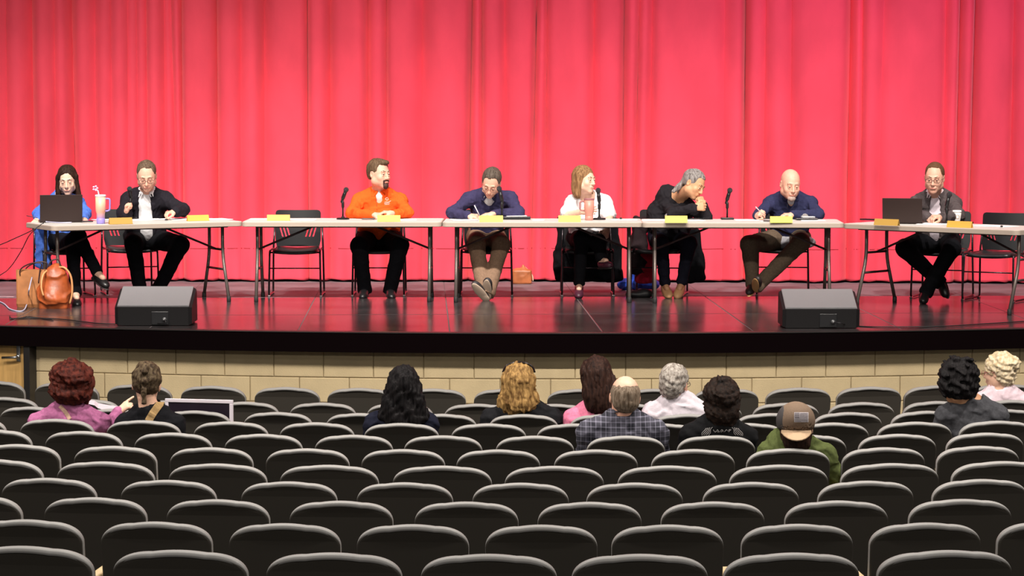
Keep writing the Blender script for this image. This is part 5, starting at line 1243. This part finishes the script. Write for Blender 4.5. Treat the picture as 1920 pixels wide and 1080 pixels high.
# ================================================================== AUDIENCE
def aud(label, key, hpx, hpy, sh, ysh, skinm, hairs, top, yaw=180, pitch=0, roll=0, sc=1.05, b=1.0, sleeves='long', hands=(), arms=None, dy=0.0, extra=None, glasses=None, noise=0.012, face=False, lean=0.0, wide=1.0, neckr=.054):
    p, sy, wid, zt = SEAT[key]; d = p.y+0.21+dy; m = d/FPX
    xl = W(sh[0], ysh, d).x+.065*b; xr = W(sh[1], ysh, d).x-.065*b; zs = W(sh[0], ysh, d).z-.075
    xm = p.x+lean; pel = Vector((xm, p.y+.25, zt-.33))
    fz = hall_z(p.y+.6)
    J = dict(sL=Vector((xl, d, zs)), sR=Vector((xr, d, zs)), pel=pel, hL=pel+Vector((-.09, .03, 0)), hR=pel+Vector((.09, .03, 0)), kL=pel+Vector((-.12, .42, .0)), kR=pel+Vector((.12, .42, .0)),
             eL=Vector((xl-.06, d+.06, zs-.27)), eR=Vector((xr+.06, d+.06, zs-.27)))
    J['aL'] = Vector((J['kL'].x, J['kL'].y+.05, fz+.09)); J['aR'] = Vector((J['kR'].x, J['kR'].y+.05, fz+.09)); J['tL'] = J['aL']+Vector((0, .2, -.05)); J['tR'] = J['aR']+Vector((0, .2, -.05))
    J['wL'] = J['eL']+Vector((.12, .20, -.02)); J['wR'] = J['eR']+Vector((-.12, .20, -.02))
    if arms: J.update(arms(d))
    hds = list(hands(J) if callable(hands) else hands)
    if not hds: hds = [((J['wL'], (.5, .8, -.2), (0, 0, -1), 1), dict(size=.9)), ((J['wR'], (-.5, .8, -.2), (0, 0, -1), -1), dict(size=.9))]
    h = Hd(W(hpx, hpy, d-.01), yaw, pitch, roll, sc, wide)
    hr = hairs(h) if callable(hairs) else hairs
    r_ = fig(label, h, J, skinm, hr, top, cloth('aud_trousers', (0.02, 0.02, 0.03)), None, fs=-1, b=b, sleeves=sleeves, hands=hds, hb=0.011, hc=0.010, face=face, glasses=glasses, noise=noise, extra_top=extra or (), neckr=neckr)
    return r_, h, J
def curly(h, rx=.115, ry=.115, rz=.125, cz=.02, cy=.02, low=None):
    P = [E(h.p(0, cy, cz+.01), h.r(rx, ry, rz), h.H, k=0)]
    if low: P.append(E(h.p(0, cy+.01, cz-low[0]), h.r(low[1], ry*.8, low[2]), h.H, k=.04))
    P.append(E(h.p(0, -.135, -.02), h.r(.075, .075, .11), h.H, k=.01, sign=-1)); return P
M_AUB = hairm('auburn', (0.022, 0.004, 0.003), (0.095, 0.017, 0.010), (1, 1, .6), 45); M_BRN = hairm('brown_dark', (0.014, 0.007, 0.006), (0.045, 0.02, 0.014)); M_BLK2 = hairm('black', (0.003, 0.0025, 0.003), (0.012, 0.010, 0.011))
M_BLD = hairm('gold_blonde', (0.12, 0.060, 0.020), (0.42, 0.25, 0.09), (1, 1, .25), 60); M_GRY = hairm('silver', (0.16, 0.13, 0.11), (0.46, 0.42, 0.38), (1, 1, .6), 55); M_PLAT = hairm('platinum', (0.50, 0.38, 0.22), (0.80, 0.68, 0.50), (1, 1, 1), 50)
M_OLD = hairm('pepper', (0.11, 0.075, 0.05), (0.26, 0.20, 0.15)); M_DKC = hairm('dark_curls', (0.005, 0.003, 0.0025), (0.024, 0.012, 0.008), (1, 1, 1), 60)
lilac = cloth('mauve_sweater', (0.40, 0.13, 0.27)); 
a1, h1, J1 = aud('auburn curly-haired woman in a mauve sweater raising one hand, seen from behind', (3, 1), 133, 722, (55, 205), 764, SK_L, lambda h: [(curly(h, .118, .105, .118, .022, .02, (.06, .112, .085)), M_AUB, (0.020, 95, 4), 'curl')], lilac, 196, 2, 0, 1.06, b=1.08, lean=.07,
    arms=lambda d: dict(eR=W(203, 802, d+.10), wR=W(221, 774, d+.16)), hands=lambda J: [((J['wL'], (.5, .8, -.2), (0, 0, -1), 1), dict(size=.9)), ((J['wR'], (.75, .15, .65), (.6, .6, -.5), 1), dict(size=.98, curl=(45, 55, 30), point=0))])
a2, h2, J2 = aud('woman with a braided bun in a black top with a tan strap, seen from behind', (3, 2), 275, 722, (218, 345), 768, SK_L, lambda h: [(curly(h, .088, .10, .108, .03, .02)+[E(h.p(.004, .112+.01*(q % 2), .115-.028*q), h.r(.020-.001*q, .016, .019), h.H, k=.004) for q in range(7)]+[E(h.p(0, .112, -.085), h.r(.013, .016, .028), h.H, k=.006)], hairm('ash', (0.028, 0.016, 0.010), (0.12, 0.085, 0.05), (1, 1, .5), 60), (0.006, 140, 5), 'curl')], cloth('black_knit', (0.008, 0.008, 0.010)), 182, 4, -3, 1.04, b=0.95, lean=.03)
for (i, (ax_, hx_, col, wd_, nm_)) in enumerate(((a2, [(304, 752), (296, 762), (286, 776), (278, 790)], (0.34, 0.22, 0.10), .024, 'bag_strap'), (a1, [(112, 761), (122, 772), (131, 786)], (0.62, 0.40, 0.30), .012, 'bag_strap'))):
    bv = bvh_of([ax_[2]['top'], ax_[0]]); c_ = [hit(bv, x, y, 0.004) for x, y in catmull([(x, y, 0) for x, y in hx_], 4) for x, y in [(x, y)]] if False else [hit(bv, q.x, q.y, 0.006) for q in catmull([(x, y, 0) for x, y in hx_], 5)]
    c_ = [q for q in c_ if q is not None]; bm = BM(); rr = []
    for j, q in enumerate(c_):
        t = (c_[min(j+1, len(c_)-1)]-c_[max(j-1, 0)]).normalized(); s_ = t.cross(Vector((0, 1, 0))).normalized()*wd_; q = q-Vector(ax_[1]); n_ = Vector((0, -.004, 0)); rr.append([q-s_, q+s_, q+s_-n_*2, q-s_-n_*2])
    if len(rr) > 1: loft(bm, rr); obj(nm_, fin(bm), ax_[0], cloth('strap_%d' % i, col))
a3, h3, J3 = aud('woman with very long straight black hair in a navy top, seen from behind', (3, 5), 757, 729, (684, 820), 767, SK_L, lambda h: [([E(h.p(0, .02, .03), h.r(.092, .105, .112), h.H, k=0), E(h.p(0, .06, -.10), h.r(.118, .06, .15), h.H, k=.04), E(h.p(.0, .07, -.24), h.r(.10, .045, .13), h.H, k=.04), C(h.p(-.07, .03, .0), h.p(-.115, .05, -.16), .035, .035, k=.03), C(h.p(.07, .03, .0), h.p(.12, .05, -.16), .035, .03, k=.03), E(h.p(0, -.135, -.02), h.r(.075, .075, .11), h.H, k=.01, sign=-1)], M_BLK2, (0.010, 120, 5), 'hair')], cloth('navy_top', (0.010, 0.011, 0.022)), 180, 0, 0, 1.04, b=0.98)
a4, h4, J4 = aud('woman with wavy golden blonde hair and sunglasses on her head, black and grey top', (2, 6), 973, 727, (904, 1052), 757, SK_L, lambda h: [(curly(h, .098, .105, .115, .03, .02, (.115, .125, .115)), M_BLD, (0.016, 90, 4), 'hair')], cloth('black_grey_top', (0.012, 0.012, 0.014)), 178, 0, 0, 1.05, b=1.0)
bm = BM(); tube(bm, catmull([h4.p(-.100, .03, .10), h4.p(-.085, .03, .136), h4.p(-.04, .03, .160), h4.p(.03, .03, .161), h4.p(.080, .03, .138), h4.p(.100, .03, .10)], 5), .007, 8)
o = obj('sunglasses', fin(bm, True), None, mat('shades_black', (0.01, 0.008, 0.008), 0.2)); tag(o, 'black sunglasses pushed up on the golden blonde head', 'glasses')
gs = cloth('grey_knit', (0.16, 0.15, 0.155))
for s, cx in ((-1, 'L'), (1, 'R')):
    obj('grey_sleeve', local(sdf_mesh('sl', [C(N_(J4['s'+cx])+N_((s*.02, -.0, -.085)), N_(J4['e'+cx]), .060, .06, k=0)], .008, noise=(.006, 35, 2)), a4[1]), a4[0], gs)
a5, h5, J5 = aud('woman with long brown hair in a bright pink shirt, seen from behind', (2, 7), 1118, 711, (1060, 1180), 757, SK_L, lambda h: [([E(h.p(0, .02, .035), h.r(.095, .108, .112), h.H, k=0), E(h.p(-.01, .06, -.08), h.r(.115, .07, .14), h.H, k=.04), E(h.p(0, -.135, -.02), h.r(.075, .075, .11), h.H, k=.01, sign=-1)], M_BRN, (0.010, 120, 7), 'hair')], cloth('pink_shirt', (0.80, 0.22, 0.36)), 188, 2, 3, 1.06, b=0.95)
a6, h6, J6 = aud('older man with a balding crown in a dark plaid shirt, seen from behind', (4, 7), 1171, 745, (1083, 1252), 783, SK_P, lambda h: [([E(h.p(0, .024, .02), h.r(.083, .100, .082), h.H, k=0), E(h.p(0, .06, -.03), h.r(.07, .06, .055), h.H, k=.03), E(h.p(0, .03, .125), h.r(.062, .085, .062), h.H, k=.015, sign=-1), B(h.p(0, -.15, -.05), h.r(.13, .11, .25), h.H, rad=.012, k=.008, sign=-1), E(h.p(-.085, .005, -.02), h.r(.02, .026, .045), h.H, k=.006, sign=-1), E(h.p(.085, .005, -.02), h.r(.02, .026, .045), h.H, k=.006, sign=-1)], M_OLD, (0.003, 150, 5), 'hair')], None, 186, 3, -2, 1.06, b=1.12) if False else (None, None, None)
def plaid():
    m = mat('cloth_plaid', (0.03, 0.03, 0.05), 0.9); nt = m.node_tree; b_ = nt.nodes['Principled BSDF']; tc = nt.nodes.new('ShaderNodeTexCoord'); sp = nt.nodes.new('ShaderNodeSeparateXYZ'); nt.links.new(tc.outputs['Object'], sp.inputs[0])
    def stripes(axis_, fr, thr, off=0.0):
        mu = nt.nodes.new('ShaderNodeMath'); mu.operation = 'MULTIPLY_ADD'; mu.inputs[1].default_value = fr; mu.inputs[2].default_value = off; nt.links.new(sp.outputs[axis_], mu.inputs[0])
        fr_ = nt.nodes.new('ShaderNodeMath'); fr_.operation = 'FRACT'; nt.links.new(mu.outputs[0], fr_.inputs[0]); g_ = nt.nodes.new('ShaderNodeMath'); g_.operation = 'LESS_THAN'; g_.inputs[1].default_value = thr; nt.links.new(fr_.outputs[0], g_.inputs[0]); return g_
    s = [stripes('X', 34, .20), stripes('Z', 34, .20), stripes('X', 13, .5, .3), stripes('Z', 13, .5, .2)]
    a = nt.nodes.new('ShaderNodeMath'); a.operation = 'ADD'; nt.links.new(s[0].outputs[0], a.inputs[0]); nt.links.new(s[1].outputs[0], a.inputs[1])
    c = nt.nodes.new('ShaderNodeMath'); c.operation = 'ADD'; nt.links.new(s[2].outputs[0], c.inputs[0]); nt.links.new(s[3].outputs[0], c.inputs[1])
    c2 = nt.nodes.new('ShaderNodeMath'); c2.operation = 'MULTIPLY'; c2.inputs[1].default_value = 0.35; nt.links.new(c.outputs[0], c2.inputs[0]); d = nt.nodes.new('ShaderNodeMath'); d.operation = 'ADD'; nt.links.new(a.outputs[0], d.inputs[0]); nt.links.new(c2.outputs[0], d.inputs[1])
    cr = nt.nodes.new('ShaderNodeValToRGB'); mr = nt.nodes.new('ShaderNodeMath'); mr.operation = 'MULTIPLY'; mr.inputs[1].default_value = 0.37; nt.links.new(d.outputs[0], mr.inputs[0]); nt.links.new(mr.outputs[0], cr.inputs['Fac'])
    cr.color_ramp.elements[0].color = (0.012, 0.012, 0.022, 1); cr.color_ramp.elements[1].color = (0.22, 0.21, 0.28, 1); nt.links.new(cr.outputs['Color'], b_.inputs['Base Color']); return m
a6, h6, J6 = aud('older man with a balding crown in a dark plaid shirt, seen from behind', (4, 7), 1171, 745, (1083, 1252), 780, SK_P, lambda h: [([E(h.p(0, .024, .02), h.r(.083, .100, .082), h.H, k=0), E(h.p(0, .06, -.03), h.r(.07, .06, .055), h.H, k=.03), E(h.p(0, .03, .125), h.r(.058, .085, .062), h.H, k=.015, sign=-1), B(h.p(0, -.15, -.05), h.r(.13, .11, .25), h.H, rad=.012, k=.008, sign=-1), E(h.p(-.085, .005, -.02), h.r(.02, .026, .045), h.H, k=.006, sign=-1), E(h.p(.085, .005, -.02), h.r(.02, .026, .045), h.H, k=.006, sign=-1)], M_OLD, (0.003, 220, 5), 'hair')], plaid(), 186, 3, -2, 1.06, b=1.12,
    extra=lambda nb, up, rt, fw, g: [C(nb+up*.02-fw*.03-rt*.04, nb+up*.02-fw*.03+rt*.04, .03, k=.02)])
a7, h7, J7 = aud('silver-haired man with glasses in a pale shirt, head turned to the right', (2, 8), 1266, 721, (1205, 1328), 747, SK_P, lambda h: [([E(h.p(0, .024, .038), h.r(.090, .108, .100), h.H, k=0), E(h.p(0, .065, -.02), h.r(.07, .055, .07), h.H, k=.03), B(h.p(0, -.15, -.05), h.r(.13, .10, .14), h.H, rad=.012, k=.008, sign=-1), E(h.p(-.085, .005, -.02), h.r(.02, .026, .045), h.H, k=.006, sign=-1), E(h.p(.085, .005, -.02), h.r(.02, .026, .045), h.H, k=.006, sign=-1)], M_GRY, (0.007, 120, 6), 'curl')], cloth('pale_lavender', (0.62, 0.56, 0.62), 0.04), 150, 3, 0, 1.02, b=0.98, glasses=mat('glasses_thin', (0.05, 0.04, 0.04), 0.3),
    extra=lambda nb, up, rt, fw, g: [C(nb+up*.02-fw*.03-rt*.04, nb+up*.02-fw*.03+rt*.04, .03, k=.02)])
a8, h8, J8 = aud('woman with short dark curls in a black shirt with white scroll print, seen from behind', (4, 8), 1353, 755, (1276, 1418), 788, SK_L, lambda h: [(curly(h, .094, .100, .112, .025, .02, (.085, .086, .08)), M_DKC, (0.014, 110, 4), 'curl')], cloth('black_tee', (0.008, 0.008, 0.009)), 180, 3, 0, 1.06, b=1.05)
bv = bvh_of([a8[2]['top']]); sw = []
for s in (-1, 1):
    for k in range(5):
        x0 = 1354+s*(18+3.4*k); sw.append([(x0+s*math.sin(t*.9+k)*1.6+s*t*1.1, 801+k*.5+t*2.1) for t in range(8)])
for k in range(5): sw.append([(1340+k*7+2.6*math.cos(a), 808+2.4*math.sin(a*1.5+k)) for a in [i*.6 for i in range(10)]])
obj('scroll_print', on_surf(bv, sw, 0.0016, a8[1]), a8[0], mat('print_grey', (0.45, 0.42, 0.42), 0.7))
a9, h9, J9 = aud('man in a backwards brown cap with flag patch and a green shirt, seen from behind', (5, 8), 1492, 803, (1420, 1566), 823, SK_L, lambda h: [([E(h.p(0, .03, -.03), h.r(.084, .09, .085), h.H, k=0), E(h.p(0, .05, -.09), h.r(.075, .05, .05), h.H, k=.03), E(h.p(0, -.135, -.02), h.r(.075, .075, .11), h.H, k=.01, sign=-1)], M_BRN, (0.006, 80, 4), 'curl')], cloth('moss_green', (0.085, 0.105, 0.035)), 176, 2, 0, 1.08, b=1.06,
    arms=lambda d: dict(eR=W(1566, 893, d+.0)))
capm = mat('cap_brown', (0.15, 0.095, 0.06), 0.8, bump=0.3, bscale=400); capg = mat('cap_charcoal', (0.035, 0.03, 0.032), 0.8)
t = thing('baseball_cap', 'brown cap with grey flag patch worn backwards, tan bill over the neck', 'cap', h9.c)
hh = h9; ct = lambda me: local(me, hh.c)
obj('crown', ct(sdf_mesh('crown', [E(hh.p(0, .022, .040), hh.r(.100, .115, .102), hh.H, k=0), B(hh.p(0, 0, -.14), hh.r(.2, .2, .135), hh.H, rad=.002, k=.006, sign=-1), E(hh.p(0, .022, .03), hh.r(.092, .107, .094), hh.H, k=0, sign=-1)], .006)), t, capm)
obj('side_panel', ct(sdf_mesh('side', [E(hh.p(-.004, .019, .040), hh.r(.107, .1175, .105), hh.H, k=0), B(hh.p(0, 0, -.14), hh.r(.2, .2, .135), hh.H, rad=.002, k=.006, sign=-1), B(hh.p(-.16, 0, .05), hh.r(.10, .3, .3), hh.H, rad=.002, k=0, sign=-1) if False else B(hh.p(-.13, 0, .05), hh.r(.19, .3, .3), hh.H, rad=.002, k=0, sign=-1), E(hh.p(0, .022, .03), hh.r(.092, .107, .094), hh.H, k=0, sign=-1)], .006)), t, capg)
bm = BM(); rr = []
for i in range(9):
    a = R(-62+15.5*i); ins_ = hh.p(.086*math.sin(a), .022+.104*math.cos(a), .002); ln = .075*math.cos(a*1.25)+.01; outp = hh.p(.086*math.sin(a)*1.04, .022+.104*math.cos(a)+ln*.75, .002-ln*.55)
    i_, o2 = Vector(ins_-hh.c), Vector(outp-hh.c); rr.append([i_, o2, o2+Vector((0, 0, -.005)), i_+Vector((0, 0, -.005))])
loft(bm, rr); obj('bill', fin(bm), t, mat('cap_tan', (0.42, 0.28, 0.17), 0.8))
crown = [c for c in t.children if c.name.startswith('crown')][0]; sidep = [c for c in t.children if c.name.startswith('side_panel')][0]
bvv = BVHTree.FromPolygons([v.co+Vector(hh.c) for c in (crown, sidep) for v in c.data.vertices], [tuple(i for i in p.vertices) for p in crown.data.polygons]+[tuple(i+len(crown.data.vertices) for i in p.vertices) for p in sidep.data.polygons])
def patch(x0, y0, x1, y1, m, nm, lift, nx=4, ny=3):
    bm = BM(); G_ = [[hit(bvv, x0+(x1-x0)*i/nx, y0+(y1-y0)*j/ny, lift) for i in range(nx+1)] for j in range(ny+1)]
    if any(q is None for r_ in G_ for q in r_): bm.free(); return
    vv = [[bm.verts.new(q-Vector(hh.c)) for q in r_] for r_ in G_]
    for j in range(ny):
        for i in range(nx): bm.faces.new((vv[j][i], vv[j+1][i], vv[j+1][i+1], vv[j][i+1]))
    o = obj(nm, fin(bm), t, m); return o
patch(1489, 773, 1516, 791.5, mat('patch_grey', (0.42, 0.38, 0.40), 0.8), 'flag_patch', .003)
for k in range(6): patch(1489.7+(10 if k < 3 else 0), 774.6+k*2.9, 1515.3, 775.8+k*2.9, mat('patch_dark', (0.10, 0.085, 0.10), 0.8), 'flag_stripe', .0045, 4, 1)
patch(1489.7, 774, 1499, 782.5, MATS['patch_dark'], 'flag_canton', .0047, 2, 2)
for jx in range(4):
    for jy in range(3):
        x_, y_ = 1491+jx*2.1, 775.2+jy*2.6; patch(x_, y_, x_+.9, y_+.9, MATS['patch_grey'], 'flag_star', .006, 1, 1)
a10, h10, J10 = aud('young man with thick black curly hair in a dark grey tee shirt, seen from behind', (3, 12), 1795, 721, (1757, 1888), 752, SK_T, lambda h: [(curly(h, .108, .108, .114, .035, .015, (.06, .095, .06)), M_BLK2, (0.022, 90, 6), 'curl')], cloth('dark_grey_tee', (0.055, 0.055, 0.062)), 196, 8, -6, 1.05, b=1.02, sleeves='short', lean=-.13, dy=.02)
a11, h11, J11 = aud('platinum blonde woman with a small bun and glasses in a pale top, head turned left', (1, 13), 1872, 697, (1822, 1930), 730, SK_L, lambda h: [([E(h.p(0, .026, .036), h.r(.094, .108, .102), h.H, k=0), E(h.p(0, .06, -.04), h.r(.075, .055, .07), h.H, k=.03), E(h.p(0, .125, .055), h.r(.042, .040, .042), h.H, k=.01), E(h.p(0, -.115, -.03), h.r(.070, .072, .112), h.H, k=.01, sign=-1), E(h.p(.085, .0, -.02), h.r(.02, .026, .045), h.H, k=.006, sign=-1)], M_PLAT, (0.011, 120, 6), 'curl')], cloth('pale_pink_top', (0.66, 0.52, 0.58), 0.04), 236, 6, 4, 1.0, b=0.9, glasses=mat('glasses_red', (0.25, 0.05, 0.05), 0.3), face=True)
# papers and framed board held in the second / third row
d_ = SEAT[(2, 2)][0].y+.12
fx0, fx1, fy0, fy1 = 310, 437, 747, 812
A_ = W(fx0, fy0, d_+.12); B2 = W(fx1, fy0+2.5, d_+.02); t = thing('framed_board', 'dark board in a white frame leaning in a seat of the third row', 'board', ((A_.x+B2.x)/2, (A_.y+B2.y)/2, A_.z), math.atan2(B2.y-A_.y, B2.x-A_.x))
wd = (B2-A_).length; ht = (fy1-fy0)/FPX*d_; M_FR = mat('frame_white', (0.62, 0.56, 0.62), 0.5)
fw_ = .024
for nm, c_, s_ in (('frame_rail', (0, 0, -fw_/2), (wd, .02, fw_)), ('frame_rail', (0, 0, -ht+fw_/2), (wd, .02, fw_)), ('frame_rail', (-wd/2+fw_/2, 0, -ht/2), (fw_, .02, ht-2*fw_)), ('frame_rail', (wd/2-fw_/2, 0, -ht/2), (fw_, .02, ht-2*fw_))):
    bm = BM(); box(bm, c_, s_, None, .003); obj(nm, fin(bm), t, M_FR)
bm = BM(); box(bm, (0, 0, -ht/2), (wd-2*fw_, .010, ht-2*fw_)); obj('board', fin(bm), t, mat('board_dark', (0.010, 0.005, 0.012), 0.4))
d2 = SEAT[(2, 1)][0].y+.30; rr = []; bm = BM()
for i in range(11):
    u = i/10; px_ = 158+64*u; yt = 748.5+(13*u if u > .3 else 3*u)+2*math.sin(u*3); a = W(px_, yt, d2+.02*u); c_ = W(px_, yt+7+7*u, d2-.05); rr.append([a, c_, c_+Vector((0, .003, 0)), a+Vector((0, .003, 0))])
loft(bm, rr); o = obj('paper_sheet', fin(bm), None, mat('paper_pinkwhite', (0.48, 0.40, 0.45), 0.7)); tag(o, 'curved white paper held up between the two women at the left', 'paper')
